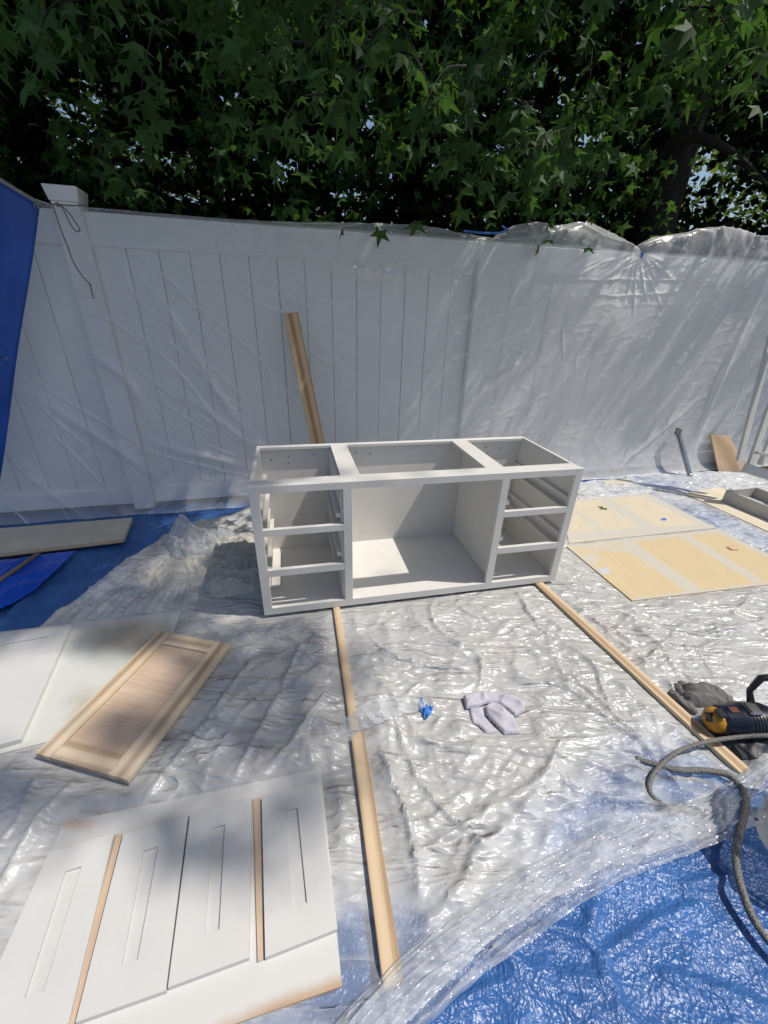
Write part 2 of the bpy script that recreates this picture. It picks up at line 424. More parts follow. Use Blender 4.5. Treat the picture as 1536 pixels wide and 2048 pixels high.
def cloth_mat(name, c, rough=.95, fuzz=900, s=.8, dist=.003):
    m, n, l, p = nt(name); v = coords(n, l)
    l.new(ramp(n, l, noise(n, l, v, 20, 5), [(.3, tuple(x*.82 for x in c)), (.7, c)]), p.inputs['Base Color'])
    p.inputs['Roughness'].default_value = rough
    bump(n, l, noise(n, l, v, fuzz, 2), s, dist, p.inputs['Normal']); return m
M['terry'] = cloth_mat('lilac_grey_terry', (.55, .53, .60), fuzz=260, dist=.004)
M['glove'] = cloth_mat('grey_knit_glove', (.17, .165, .16), fuzz=300, dist=.002)
M['dropcloth'] = cloth_mat('grey_beige_drop_cloth', (.50, .48, .43), .8, fuzz=200, dist=.001)
M['rope'] = cloth_mat('brown_jute_rope', (.23, .19, .15), .9, fuzz=300)
M['cord'] = cloth_mat('white_cord', (.6, .6, .6), .9)
def hose_mat():
    m, n, l, p = nt('braided_grey_hose'); v = coords(n, l)
    vo = n.new('ShaderNodeTexVoronoi'); vo.inputs['Scale'].default_value = 260; l.new(v, vo.inputs['Vector'])
    l.new(ramp(n, l, vo.outputs['Distance'], [(.1, (.30, .29, .275)), (.6, (.10, .098, .095))]), p.inputs['Base Color'])
    p.inputs['Roughness'].default_value = .6
    bump(n, l, vo.outputs['Distance'], .8, -.002, p.inputs['Normal']); return m
M['hose'] = hose_mat()
def ground_mat():
    m, n, l, p = nt('packed_soil'); v = coords(n, l)
    l.new(ramp(n, l, noise(n, l, v, 3, 6, .65), [(.3, (.06, .05, .035)), (.6, (.10, .10, .05)), (.8, (.05, .08, .03))]), p.inputs['Base Color'])
    p.inputs['Roughness'].default_value = .95; bump(n, l, noise(n, l, v, 30, 6), .8, .02, p.inputs['Normal']); return m
M['soil'] = ground_mat()
def bark_mat():
    m, n, l, p = nt('dark_bark'); v = coords(n, l, (14, 14, 3))
    f = noise(n, l, v, 2, 6, .7)
    l.new(ramp(n, l, f, [(.3, (.010, .008, .007)), (.7, (.04, .034, .028))]), p.inputs['Base Color'])
    p.inputs['Roughness'].default_value = .95; bump(n, l, f, 1, .03, p.inputs['Normal']); return m
M['bark'] = bark_mat()
def leaf_mat(name, c1, c2, trans=.35, tcol=(.16, .30, .04), rough=.6):
    m, n, l, p = nt(name); out = n['Material Output']
    at = n.new('ShaderNodeAttribute'); at.attribute_name = 'shade'
    oi = n.new('ShaderNodeObjectInfo')
    p.inputs['Specular IOR Level'].default_value = .25
    f = mathn(n, l, 'ADD', at.outputs['Fac'], mathn(n, l, 'MULTIPLY', oi.outputs['Random'], .6))
    c = ramp(n, l, f, [(0, c1), (.9, c2)])
    l.new(c, p.inputs['Base Color']); p.inputs['Roughness'].default_value = rough
    t = n.new('ShaderNodeBsdfTranslucent'); t.inputs[0].default_value = (*tcol, 1)
    mx = n.new('ShaderNodeMixShader'); mx.inputs[0].default_value = trans
    l.new(p.outputs[0], mx.inputs[1]); l.new(t.outputs[0], mx.inputs[2]); l.new(mx.outputs[0], out.inputs[0])
    return m
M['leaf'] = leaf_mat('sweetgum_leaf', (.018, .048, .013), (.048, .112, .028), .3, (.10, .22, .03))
M['leaf_back'] = leaf_mat('leaf_shade_tint', (.009, .020, .007), (.022, .045, .013), .08, (.05, .10, .02))  # leaf colour darkened: shade put into the colour
M['leaf_far'] = leaf_mat('leaf_sun_tint', (.06, .11, .03), (.14, .20, .06), .35, (.25, .38, .07))  # leaf colour lightened: sunlight put into the colour
M['leaf_fallen'] = leaf_mat('fallen_leaf', (.05, .12, .02), (.08, .16, .03), .15)

# ================================================================== SETTING
g = 80
mesh_obj('ground', [(-g, -g, -.03), (g, -g, -.03), (g, g, -.03), (-g, g, -.03)], [(0, 1, 2, 3)], M['soil'])['kind'] = 'structure'

# ------------------------------------------------------------------ footprints (world outlines of what lies on the sheets)
TH = math.radians(13.16); CO = Vector((-.546, 1.4616, 0)); CX = Vector((math.cos(TH), math.sin(TH), 0)); CYV = Vector((-math.sin(TH), math.cos(TH), 0))
CW, CD, CZ0, CZ1 = 1.532, .562, .0235, .676
def cabp(x, y): return CO+CX*x+CYV*y
def quad(z, *pp): return [G(u, v, z) for u, v in pp]
Q_bigboard = quad(.012, (127, 1645), (642, 1537), (684, 1972), (-140, 2263))
Q_backpanel = quad(.010, (-230, 1290), (362, 1222), (288, 1434), (-330, 1592))
Q_whitedoor = quad(.03, (-160, 1283), (143, 1250), (40, 1478), (-270, 1566))
Q_rawdoor = quad(.04, (318, 1261), (461, 1287), (255, 1560), (70, 1506))
Q_shelf = quad(.03, (-190, 1072), (264, 1035), (247, 1077), (-190, 1128))
Q_plyfront = quad(.014, (1133, 1092), (1265, 1201), (1634, 1157), (1435, 1058))
Q_plyback = quad(.012, (1120, 1003), (1138, 1086), (1433, 1056), (1296, 987))
Q_plyright = quad(.012, (1368, 986), (1440, 974), (1640, 1042), (1640, 1110))
def strip_pts(a, b, w):       # centreline ends (world), width
    a = Vector(a); b = Vector(b); d = (b-a).normalized(); n_ = Vector((-d.y, d.x, 0))*w/2
    return [a+n_, b+n_, b-n_, a-n_]
s1a, s1b = G(673, 1217, .02), G(709, 1461, .02); s1a2 = s1a+(s1a-s1b).normalized()*.5
s1c, s1d = G(714, 1466, .02), G(787, 1974, .02)
s2a, s2b = G(1077, 1165, .02), G(1491, 1543, .02); s2a2 = s2a+(s2a-s2b).normalized()*.5
FOOT = [[G(920, 1385, 0), G(1010, 1370, 0), G(1062, 1400, 0), G(1045, 1465, 0), G(960, 1462, 0)], Q_bigboard, Q_backpanel, Q_whitedoor, Q_rawdoor, Q_shelf, Q_plyfront, Q_plyback, Q_plyright,
        [cabp(-.01, -.01), cabp(CW+.01, -.01), cabp(CW+.01, CD+.01), cabp(-.01, CD+.01)],
        strip_pts(s1a2, s1b, .05), strip_pts(s1c, s1d, .05), strip_pts(s2a2, s2b, .06)]
def flatten(X, Y, reach=.06):
    m = np.ones_like(X)
    for q in FOOT:
        d = -poly_dist(X, Y, q)
        m = np.minimum(m, sstep(-.005, reach, d))
    return m

# ------------------------------------------------------------------ blue tarp on the ground
def tarp_h(X, Y):
    h = crumple(X, Y, 1.6, 30, 4, 3.0)*.010
    h = h + ridge(X*1.1+Y*1.3+perlin(X*1.5, Y*1.5, 41)*.5, Y*.35, 44)**9*.020
    return h-.020
nx = .011
TFOLD = [[G(u, v, 0) for u, v in f] for f in ([(900, 2010), (1010, 1960), (1090, 1940), (1140, 1955), (1230, 1965)], [(1190, 1880), (1110, 1850), (1020, 1900)], [(1220, 1900), (1270, 1860), (1400, 1800)], [(1370, 1770), (1470, 1750)], [(1200, 1900), (1240, 2000), (1260, 2047)], [(1220, 1700), (1200, 1780), (1180, 1850)], [(1340, 1950), (1450, 1980), (1530, 2010)], [(120, 1120), (60, 1180), (0, 1240)], [(270, 1075), (330, 1075)], [(180, 1135), (230, 1120)])]
gx = np.arange(-3.6, 4.2, nx*1.3); gy = np.arange(-.35, 3.9, nx)
X, Y = np.meshgrid(gx, gy); H = tarp_h(X, Y)*1.0
for i, f in enumerate(TFOLD):
    dd = perlin(X*8, Y*8, 160+i)*.012
    for k in range(len(f)-1):
        d_, t_ = seg_dist(X+dd, Y-dd, f[k].x, f[k].y, f[k+1].x, f[k+1].y); H = np.maximum(H, -.020+.022*np.exp(-(d_/.014)**2))
Z = -.022+(H+.020)*(.25+.75*flatten(X, Y, .12))
FB = FO+FN*(-.02)
side = (X-FB.x)*FN.x+(Y-FB.y)*FN.y
tarp = grid_mesh('blue_tarp', X, Y, Z, side > -.05, M['tarp'])
tag(tarp, 'crinkled blue tarp spread over the whole yard under the clear sheeting', 'tarp')

# ------------------------------------------------------------------ sprayed plastic drop sheet
edge_px = [(78, 1255), (150, 1205), (240, 1135), (320, 1080), (372, 1052), (440, 1040), (520, 1010), (700, 985), (1000, 985), (1200, 962), (1350, 945), (1500, 948),
           (1800, 1000), (2100, 1300), (1800, 1540), (1536, 1560), (1440, 1665), (1310, 1712), (1180, 1768), (1060, 1842), (935, 1940), (805, 2048), (700, 2160), (500, 2190), (200, 2300), (-500, 2300), (-500, 1600), (-120, 1330)]
EDGE = [G(u, v, 0) for u, v in edge_px]
def line_ridge(X, Y, pts, w, a):
    h = np.zeros_like(X); acc = 0; L = len(pts)-1
    for i in range(L):
        d, t = seg_dist(X, Y, pts[i].x, pts[i].y, pts[i+1].x, pts[i+1].y)
        h = np.maximum(h, np.exp(-(d/w)**2))
    return h*a
hem = [G(u, v, 0) for u, v in [(700, 2120), (765, 2046), (885, 1933), (1010, 1842), (1215, 1722), (1400, 1650), (1540, 1560), (1800, 1480)]]
hem2 = [G(u, v, 0) for u, v in [(740, 2010), (800, 1905), (900, 1800), (960, 1715), (1040, 1625), (1090, 1560)]]
folds_px = [[(820, 1245), (900, 1290), (960, 1330), (955, 1395)], [(1035, 1190), (1075, 1260), (1180, 1330), (1215, 1420), (1290, 1500)],
            [(790, 1440), (820, 1530), (880, 1620), (960, 1700)], [(800, 1480), (940, 1510), (1070, 1510), (1250, 1560)],
            [(745, 1290), (790, 1320), (900, 1340)], [(880, 1170), (860, 1240), (920, 1300)], [(1180, 1420), (1270, 1490), (1350, 1580)],
            [(1100, 1560), (1240, 1610), (1360, 1640)], [(830, 1720), (960, 1640), (1080, 1560), (1120, 1490)], [(1000, 1360), (1120, 1380), (1215, 1425)],
            [(500, 1330), (420, 1440), (330, 1560), (250, 1640)], [(600, 1300), (540, 1430), (470, 1560)], [(650, 1400), (560, 1520), (500, 1570)],
            [(80, 1560), (40, 1650), (0, 1700)], [(160, 1560), (90, 1640), (10, 1780)], [(420, 1250), (560, 1290), (650, 1300)],
            [(1160, 1230), (1300, 1300), (1500, 1320)], [(1250, 1240), (1390, 1270), (1530, 1250)], [(760, 1500), (800, 1600), (830, 1720), (840, 1790)]]
rf = random.Random(3)
for k in range(46):                              # long slack folds
    u0 = rf.uniform(560, 1500); v0 = rf.uniform(1230, 1640); a = rf.choice([.5, .9, 2.4, 2.8, .2])+rf.uniform(-.25, .25); L_ = rf.uniform(70, 190)
    b_ = rf.uniform(-.4, .4); folds_px.append([(u0, v0), (u0+L_*.5*math.cos(a), v0+L_*.5*math.sin(a)*.8), (u0+L_*math.cos(a+b_), v0+L_*math.sin(a+b_)*.8)])
rays_px = []
for k in range(13):                              # gathered creases running up to the bunched cloth
    a = k/12; rays_px.append([(380+30*a, 1085+15*a), (250+120*a, 1150+50*a), (100+260*a, 1245+15*a)])
def sheet_h(X, Y):
    h = crumple(X, Y, 2.2, 5, 4, 2.2)*.009
    h = h + crumple(X*1.0+Y*.4, Y-.3*X, 7.5, 25, 3, 5.0)*.0042
    # stretched creases fanning across the sheet
    U = X*.75+Y*.66; W = -X*.66+Y*.75
    h = h + ridge(U*7+perlin(X*2, Y*2, 8)*2.0, W*1.4, 77)**5*.008
    h = h + ridge(W*8+perlin(X*2.4, Y*2.4, 18)*2.2, U*1.2, 78)**5*.007
    m = flatten(X, Y, .07)
    for i, f in enumerate(folds_px):
        pts = spline([G(u, v, 0) for u, v in f], 4)
        dd = perlin(X*9, Y*9, 60+i)*.012
        h = h + line_ridge(X+dd, Y+dd, pts, *((.009, .014) if i < 19 else (.011+.005*(i % 3), .011)))*(1 if i < 19 else .5+np.abs(perlin(X*6, Y*6, i))*1.5)
    for f in rays_px:
        h = h + line_ridge(X, Y, [G(u, v, 0) for u, v in f], .008, .012)
    h = h*(.12+.88*m)
    dd = perlin(X*5, Y*5, 91)*.02
    wob = .6+.8*np.abs(perlin(X*6, Y*6, 92))+.5*ridge(X*9, Y*9, 93)
    h = h + line_ridge(X+dd, Y-dd, hem, .045, .026)*wob
    h = h + line_ridge(X+dd, Y-dd*.6, hem2, .018, .018)*wob*m
    return h
gx = np.arange(-2.2, 4.0, .0085); gy = np.arange(.10, 3.75, .0085)
X, Y = np.meshgrid(gx, gy)
d = poly_dist(X+perlin(X*7, Y*7, 3)*.02, Y+perlin(X*7, Y*7, 4)*.02, EDGE)
side = (X-FO.x)*FN.x+(Y-FO.y)*FN.y
H = sheet_h(X, Y)
PU, PV = to_px(X, Y, 0*X)
def blob(u, v, ru, rv): return np.exp(-((PU-u)/ru)**2-((PV-v)/rv)**2)
spray = .74+.35*blob(930, 1350, 420, 330)+.3*blob(1380, 1260, 250, 110)+.25*blob(560, 1150, 160, 70)
spray = spray-.75*blob(1370, 1600, 170, 100)-.55*blob(1180, 1680, 170, 90)-.55*blob(1480, 1480, 130, 90)-.6*blob(800, 1880, 110, 110)
spray = spray-.75*blob(690, 1960, 60, 130)-.5*blob(1480, 1110, 260, 70)-.5*blob(1400, 1020, 170, 45)-.5*blob(1260, 960, 200, 22)-.55*blob(560, 2060, 150, 80)
spray = spray-.15*blob(450, 1420, 180, 130)-.2*blob(60, 1620, 130, 100)-.35*blob(230, 1180, 120, 40)-.3*blob(1230, 1520, 110, 90)
hemd = line_ridge(X, Y, hem, .06, 1.0)
spray = np.clip(spray*(1-hemd*.75)+hemd*.08, 0, 1)
X, Y, kp0 = snap(X, Y, d, .0085)
sheet = grid_mesh('plastic_drop_sheet', X, Y, .004+H, kp0 & (side > .03), M['drop_film'], None, spray)
tag(sheet, 'clear plastic drop sheet dulled by white overspray covering most of the blue tarp', 'drop sheet')
def sheet_z(x, y):
    return .004+float(sheet_h(np.array([[x]]), np.array([[y]]))[0, 0])

# the sheet's near edge, rolled over on itself
hp0 = spline([G(u, v, 0) for u, v in [(690, 2130), (765, 2046), (885, 1933), (1010, 1842), (1120, 1770), (1215, 1722), (1320, 1680), (1428, 1640), (1500, 1600), (1560, 1560), (1680, 1490)]], 26)
na = len(hp0); nb_ = 44
A_, B_ = np.meshgrid(np.arange(na), np.linspace(-1, 1, nb_), indexing='ij')
P0 = np.array([[p.x, p.y] for p in hp0]); Tn = np.gradient(P0, axis=0); Tn /= np.linalg.norm(Tn, axis=1)[:, None]; Nb = np.stack([-Tn[:, 1], Tn[:, 0]], 1)
arc = np.concatenate([[0], np.cumsum(np.linalg.norm(np.diff(P0, axis=0), axis=1))])[A_]
wdt = .055+.006*perlin(arc*3, arc*0+.3, 141)
across = B_*wdt+perlin(arc*2.2, B_*1.5, 142)*.010+perlin(arc*14, B_*2, 149)*.005
XX = P0[A_, 0]+Nb[A_, 0]*across; YY = P0[A_, 1]+Nb[A_, 1]*across
hh = .013*np.sqrt(np.clip(1-B_**2, 0, 1))*(.7+.9*np.abs(perlin(arc*4, B_*1.2, 143)))
st = ridge(arc*2.2+B_*.8, B_*4.5+perlin(arc*3, B_*2, 144)*1.2, 145)**2.4*.013+ridge(arc*9+B_*2, B_*5-arc*4, 146)**3*.007
HZ = .026+hh+st*np.clip(1.15-B_**4, 0, 1)+ridge(arc*1.3+B_*.5, B_*3, 151)**4*.012
idm = np.arange(na*nb_).reshape(na, nb_); Fq = np.stack([idm[:-1, :-1].ravel(), idm[1:, :-1].ravel(), idm[1:, 1:].ravel(), idm[:-1, 1:].ravel()], 1)
ro = big_mesh('rolled_edge', np.stack([XX.ravel(), YY.ravel(), HZ.ravel()], 1), Fq, M['roll_film'], sheet)
a = ro.data.attributes.new('spray', 'FLOAT', 'POINT'); a.data.foreach_set('value', np.clip(-.10+st.ravel()*34, 0, 1).astype(np.float32))  # fold crests whitened here as painted highlights, not overspray

# ------------------------------------------------------------------ white vinyl fence
FH = 1.76
fence = empty('vinyl_fence', FO, 'long white vinyl privacy fence of upright boards behind the cabinet', 'fence')
RF = Matrix.Rotation(FA, 3, 'Z')
post_me = None
posts = [-2.46, 0.0, 2.46, 4.92, 7.38]
bm = box_bm(-.0635, .0635, -.0635, .0635, 0, FH-.004, .004, 2); post_me2 = bpy.data.meshes.new('post'); bm.to_mesh(post_me2); bm.free(); post_me2.materials.append(M['vinyl'])
for i, s in enumerate([0.0, -2.46, 2.46, 4.92, 7.38]):
    if post_me is None:
        o = bm_obj('post', box_bm(-.0635, .0635, -.0635, .0635, 0, FH+.03, .004, 2), M['vinyl'], fence, loc=fence_pt(s, 0), rot=RF); post_me = o.data
        bm = box_bm(-.068, .068, -.068, .068, 0, .066, .003)
        for v in bm.verts:
            if v.co.z > .04: v.co.x *= 1.17; v.co.y *= 1.17
        c = bm_obj('post_cap', bm, M['vinyl'], None, loc=fence_pt(s, FH+.03), rot=RF)
        bmt = bmesh.new(); bmt.from_mesh(c.data)
        bmt.to_mesh(c.data); bmt.free(); cap_me = c.data; place(c, o)
    else:
        o = link('post', post_me2, fence, fence_pt(s, 0), RF)
bw = (2.46-.127)/14
bm = box_bm(.0016, bw-.0016, -.011, .011, .14, FH-.155, .003); board_me = bpy.data.meshes.new('board'); bm.to_mesh(board_me); bm.free(); board_me.materials.append(M['vinyl'])
rail_me = {}
for nm, (a, b, th_) in {'top_rail': (FH-.16, FH, .022), 'bottom_rail': (.03, .15, .024)}.items():
    bm = box_bm(0, 2.333, -th_, th_, a, b, .004); me = bpy.data.meshes.new(nm); bm.to_mesh(me); bm.free(); me.materials.append(M['vinyl']); rail_me[nm] = me
for s in posts[:-1]:
    for nm, me in rail_me.items(): link(nm, me, fence, fence_pt(s+.0635, 0), RF)
    for k in range(14): link('board', board_me, fence, fence_pt(s+.0635+bw*k, 0, .0015*math.sin(k*2.3)), RF)

# ------------------------------------------------------------------ clear film hung over the fence
def fs(u, v): return fence_sz(PF(u, v, .05))
cre = [[(200, 600), (350, 730), (455, 862), (510, 890)], [(250, 510), (280, 600), (450, 720)], [(310, 540), (500, 700), (600, 820)], [(320, 590), (390, 690)],
       [(305, 725), (450, 790), (565, 885)], [(240, 710), (425, 845), (505, 890)], [(45, 775), (215, 925)], [(65, 755), (280, 885)], [(20, 910), (170, 1040)], [(90, 845), (240, 995)],
       [(370, 875), (500, 915)], [(245, 890), (500, 950)], [(400, 710), (505, 810)], [(290, 775), (400, 850), (470, 880)], [(520, 550), (590, 600), (700, 665)], [(480, 590), (600, 640)],
       [(260, 500), (450, 640)], [(20, 1000), (110, 1050)], [(300, 640), (420, 760), (500, 850)], [(170, 620), (240, 650), (330, 720)],
       [(545, 540), (640, 600), (720, 610)], [(600, 700), (700, 740)], [(940, 590), (1270, 590), (1420, 570)], [(1100, 560), (1400, 560)], [(960, 700), (1070, 650)], [(970, 745), (1060, 720)], [(960, 760), (1040, 735)],
       [(950, 640), (1100, 600)], [(950, 860), (1060, 790)], [(900, 880), (1000, 800)], [(1120, 640), (1125, 760)], [(1150, 700), (1145, 770)], [(1320, 860), (1440, 640), (1530, 560)], [(1450, 860), (1530, 620)],
       [(1200, 950), (1350, 830)], [(850, 560), (950, 545)], [(700, 440), (900, 470)], [(690, 880), (760, 830)], [(760, 870), (850, 780)]]
for k in range(17):                              # gathers fanning from the taped pinch
    a = math.radians(20+140*k/16); cre.append([(1272+14*math.cos(a), 505+10*math.sin(a)), (1272+(60+25*(k % 3))*math.cos(a), 505+(70+22*((k*7) % 4))*math.sin(a)*.95)])
for k in range(30):
    x = 1130+k*10+random.uniform(-6, 6); y = 545+random.uniform(-18, 25); cre.append([(x, y), (x+28, y-16)])
for k in range(20):
    x = random.uniform(640, 1080); y = random.uniform(600, 870); L = random.uniform(25, 70); cre.append([(x, y), (x+L, y-L*random.uniform(.1, .5))])
for k in range(14):
    x = random.uniform(200, 620); y = random.uniform(480, 860); L = random.uniform(40, 130); q_ = random.uniform(.5, .9); cre.append([(x, y), (x+L*.5, y+L*.5*q_+5), (x+L, y+L*q_+L*.2)])
NB = len(cre)
cre += [[(290, 560), (400, 720), (470, 830), (530, 885)], [(330, 770), (420, 820), (500, 880), (560, 888)], [(60, 780), (200, 870), (330, 960)], [(20, 900), (120, 985), (230, 1040)], [(560, 480), (700, 540), (860, 560)], [(300, 880), (400, 905), (500, 930)], [(1380, 900), (1450, 720), (1530, 560)], [(1190, 960), (1290, 880), (1400, 790)], [(180, 700), (260, 760), (300, 840)], [(880, 870), (960, 780), (1080, 700)]]
s0, s1_ = -1.9, 7.0
ds = .0085
S_ = np.arange(s0, s1_, ds)
rows_front = np.arange(0, FH+.004, .0085)
npuff = 34
nr = len(rows_front)+npuff
def puff(s):                                     # how far the film stands above the rail
    p = np.full_like(s, .012)
    sp = lambda u, v: fence_sz(PF(u, v, 0))[0]
    a, b, c, dd = sp(560, 420), sp(1000, 440), sp(1273, 500), sp(1536, 500)
    p = p + .045*np.exp(-((s-sp(800, 430))/.55)**2)
    t = np.clip((s-b)/(c-b), 0, 1); p = p + .13*np.sin(math.pi*np.clip(t*.93+.07, 0, 1))**.8*((s > b) & (s < c))
    t2 = np.clip((s-c)/(dd+.5-c), 0, 1); p = p + .18*(np.sin(math.pi*np.clip(t2, 0, 1)))**.55*((s > c) & (s < dd+.5))
    p = p + .05*perlin(s*3, s*0+.5, 7)*((s > b))
    return np.maximum(p, .006), c
pf, s_pinch = puff(S_)
SS, RR = np.meshgrid(S_, np.arange(nr)); Zm = np.zeros_like(SS); OFF = np.zeros_like(SS)
nf = len(rows_front)
zz = np.minimum(RR, nf-1)*.0085
wav = perlin(SS*1.3, zz*1.1, 21)*.010+perlin(SS*3.1, zz*1.6, 22)*.004
flare = np.exp(-zz/.10)*.10+.04*np.exp(-zz/.35)*np.abs(perlin(SS*2.2, zz*.4, 23))
OFF = .075+wav+flare+.10*np.exp(-((SS-fence_sz(PF(470, 900, 0))[0])/.28)**2-((zz-.45)/.28)**2)*0
OFF = OFF - .04*np.exp(-((SS-s_pinch)/.12)**2)*sstep(1.2, FH, zz)
top_in = sstep(FH-.25, FH, zz); OFF = OFF*(1-top_in)+(.068+wav*.4)*top_in
post_near = np.zeros_like(SS)
for s in posts: post_near = np.maximum(post_near, np.exp(-((SS-s)/.11)**2))
OFF = np.maximum(OFF, .0665); CREASE = np.zeros_like(SS)
for i, f in enumerate(cre):
    pts = [Vector((*fs(u, v), 0)) for u, v in (spline([(a, b, 0) for a, b in f], 5) and [(p.x, p.y) for p in spline([(a, b, 0) for a, b in f], 5)])]
    w = .030 if i >= NB else (.0085 if i % 3 == 0 else .0055)
    amp = .030 if i >= NB else (.013 if i < 22 else .007)
    xs = [p.x for p in pts]; ys = [p.y for p in pts]
    i0, i1 = np.searchsorted(S_, [min(xs)-.05, max(xs)+.05]); j0 = max(0, int((min(ys)-.05)/.0085)); j1 = min(nf, int((max(ys)+.05)/.0085)+1)
    if i1 <= i0 or j1 <= j0: continue
    sx = SS[j0:j1, i0:i1]; sz = zz[j0:j1, i0:i1]; wob = perlin(sx*6, sz*6, i)*.012
    best = np.zeros_like(sx); n_ = len(pts)-1
    for k in range(n_):
        dd, t = seg_dist(sx, sz+wob, pts[k].x, pts[k].y, pts[k+1].x, pts[k+1].y)
        tt = (k+t)/n_; best = np.maximum(best, np.exp(-(dd/w)**2)*np.sin(np.pi*np.clip(tt*.9+.05, 0, 1)))
    OFF[j0:j1, i0:i1] += best*amp; CREASE[j0:j1, i0:i1] = np.maximum(CREASE[j0:j1, i0:i1], best**1.5*(.15 if i >= NB else .7 if i < 22 else .3))
OFF[:nf] += (ridge(SS*2.5+zz*2.2, zz*9-SS*3, 31)**8*.003)[:nf]
Zm = zz+0.0
# over the top: an arch up by puff, then down behind the fence
kk = np.clip(RR-(nf-1), 0, npuff)/npuff
PP = np.tile(pf, (nr, 1)); ang = kk*math.pi*.98
Zm = np.where(kk > 0, FH+.004+np.sin(np.clip(ang, 0, math.pi))*PP-(kk > .97)*.05, Zm)
Zm = Zm - .025*np.exp(-((SS-s_pinch)/.02)**2)*sstep(FH-.10, FH, zz)
crk = ridge(SS*3+kk*1.0, kk*3-SS*1.2, 33)**5*.012*np.sin(ang)+perlin(SS*2.2, kk*2, 35)*.03*np.sin(ang)
OFF = np.where(kk > 0, OFF[nf-1][None, :]+(-.10*(1-np.cos(ang))/2*1.6)+crk, OFF)
Zm = np.where(kk > 0, Zm+crk*.5*PP/.1, Zm)
ptsX = FO.x+FT.x*SS+FN.x*OFF; ptsY = FO.y+FT.y*SS+FN.y*OFF
# mask: left end hidden beyond the hanging tarp
UU, VV = to_px(ptsX, ptsY, Zm)
clear = .04+.30*sstep(2.2, 3.4, SS)+.25*sstep(FH-.35, FH-.02, zz)*sstep(.2, 1.8, SS)+.55*np.exp(-((SS-s_pinch-.1)/.38)**2-((zz-1.52)/.15)**2)  # last term paints the sunlit patch below the pinch as whiter film
clear = np.where(kk > 0, -.15+.5*(ridge(SS*3+kk*1.0, kk*3-SS*1.2, 33)**6), clear)
haze_and_light = np.clip(clear+.15*perlin(SS*.8, zz*.8, 55)+CREASE, 0, 1)  # film haze with crease highlights and sun patch whitened in, kept as spray
keep = np.ones_like(SS, bool)
film_o = grid_mesh('plastic_fence_cover', ptsX, ptsY, np.maximum(Zm, .012), keep, M['fence_film'], None, haze_and_light)
tag(film_o, 'clear plastic sheeting draped over the white fence and pinched with blue tape', 'plastic sheeting')

# blue tape holding it
t0 = fence_pt(s_pinch, FH-.015, .055)
tp = empty('masking_tape', t0, 'blue tape knot pinching the sheeting at the fence top', 'tape', 'blue tape along the fence top')
lathe('tape_wrap', [(.010, -.018), (.017, -.014), (.015, 0), (.018, .013), (.011, .02)], M['tape'], tp, loc=t0, rot=Matrix.Rotation(.2, 3, 'Y'), n=14)
pts = [PF(u, v, .062) for u, v in [(928, 457), (960, 461), (990, 462), (1008, 460), (1016, 455), (1004, 447)]]
V = []; Fc = []
for p in pts: V += [p+Vector((0, 0, -.006)), p-Vector((0, 0, .018))]
for k in range(len(pts)-1): Fc.append((2*k, 2*k+1, 2*k+3, 2*k+2))
o = mesh_obj('masking_tape', V, Fc, M['tape'], None); md = o.modifiers.new('s', 'SOLIDIFY'); md.thickness = .001
tag(o, 'blue tape strip along the fence top above the middle post', 'tape', 'blue tape along the fence top')

# ================================================================== VANITY CABINET
cab = empty('vanity_cabinet', CO+Vector((0, 0, CZ0)), 'white primed empty vanity cabinet with open drawer bays standing on wood strips', 'cabinet')
RC = Matrix.Rotation(TH, 3, 'Z')
def cb(name, x0, x1, y0, y1, z0, z1, mat='paint', bev=.0012, parent=None):
    return bm_obj(name, box_bm(0, x1-x0, 0, y1-y0, 0, z1-z0, bev), M[mat], parent or cab, loc=CO+CX*x0+CYV*y0+Vector((0, 0, z0)), rot=RC)
FT_ = .019
# face frame
cb('stile', 0, .039, 0, FT_, CZ0, CZ1); cb('stile', 1.494, CW, 0, FT_, CZ0, CZ1)
cb('stile', .381, .419, .0, FT_, .062, .643); cb('stile', 1.115, 1.153, .0, FT_, .062, .643)
cb('top_rail', .039, 1.494, 0, FT_, .643, CZ1); cb('bottom_rail', .039, 1.494, 0, FT_, CZ0, .062)
for x0, x1 in ((.039, .381), (1.153, 1.494)):
    cb('drawer_rail', x0, x1, 0, FT_, .444, .476); cb('drawer_rail', x0, x1, 0, FT_, .236, .272)
# carcass
cb('side_panel', 0.002, .018, FT_, CD-.012, CZ0+.004, CZ1-.002); cb('side_panel', CW-.018, CW-.002, FT_, CD-.012, CZ0+.004, CZ1-.002)
cb('divider', .372, .388, FT_, CD-.014, .056, CZ1-.020); cb('divider', 1.148, 1.164, FT_, CD-.014, .056, CZ1-.020)
cb('bottom_panel', .018, CW-.018, FT_, CD-.012, .040, .054)
bk = cb('back_panel', 0.002, CW-.002, CD-.012, CD, CZ0+.004, CZ1-.002)
cb('top_stretcher', .018, CW-.018, FT_, .082, CZ1-.019, CZ1-.0015)
cb('top_stretcher', .018, CW-.018, CD-.030, CD-.012, CZ1-.019, CZ1-.003)
cb('top_stretcher', .380, .466, .082, CD-.030, CZ1-.0185, CZ1-.002)
cb('top_stretcher', 1.064, 1.156, .082, CD-.030, CZ1-.0185, CZ1-.002)
# drawer runners on the bay walls
for xa, xb in ((.018, .372), (1.164, CW-.018)):
    for z in (.50, .448, .30, .238, .12):
        if z in (.50, .30):
            cb('drawer_runner', xa, xa+.020, .022, CD-.016, z, z+.022, 'paint'); cb('drawer_runner', xb-.020, xb, .022, CD-.016, z, z+.022, 'paint')
        elif z != .12:
            cb('drawer_runner', xa, xa+.034, .022, CD-.016, z, z+.016, 'paint'); cb('drawer_runner', xb-.034, xb, .022, CD-.016, z, z+.016, 'paint')
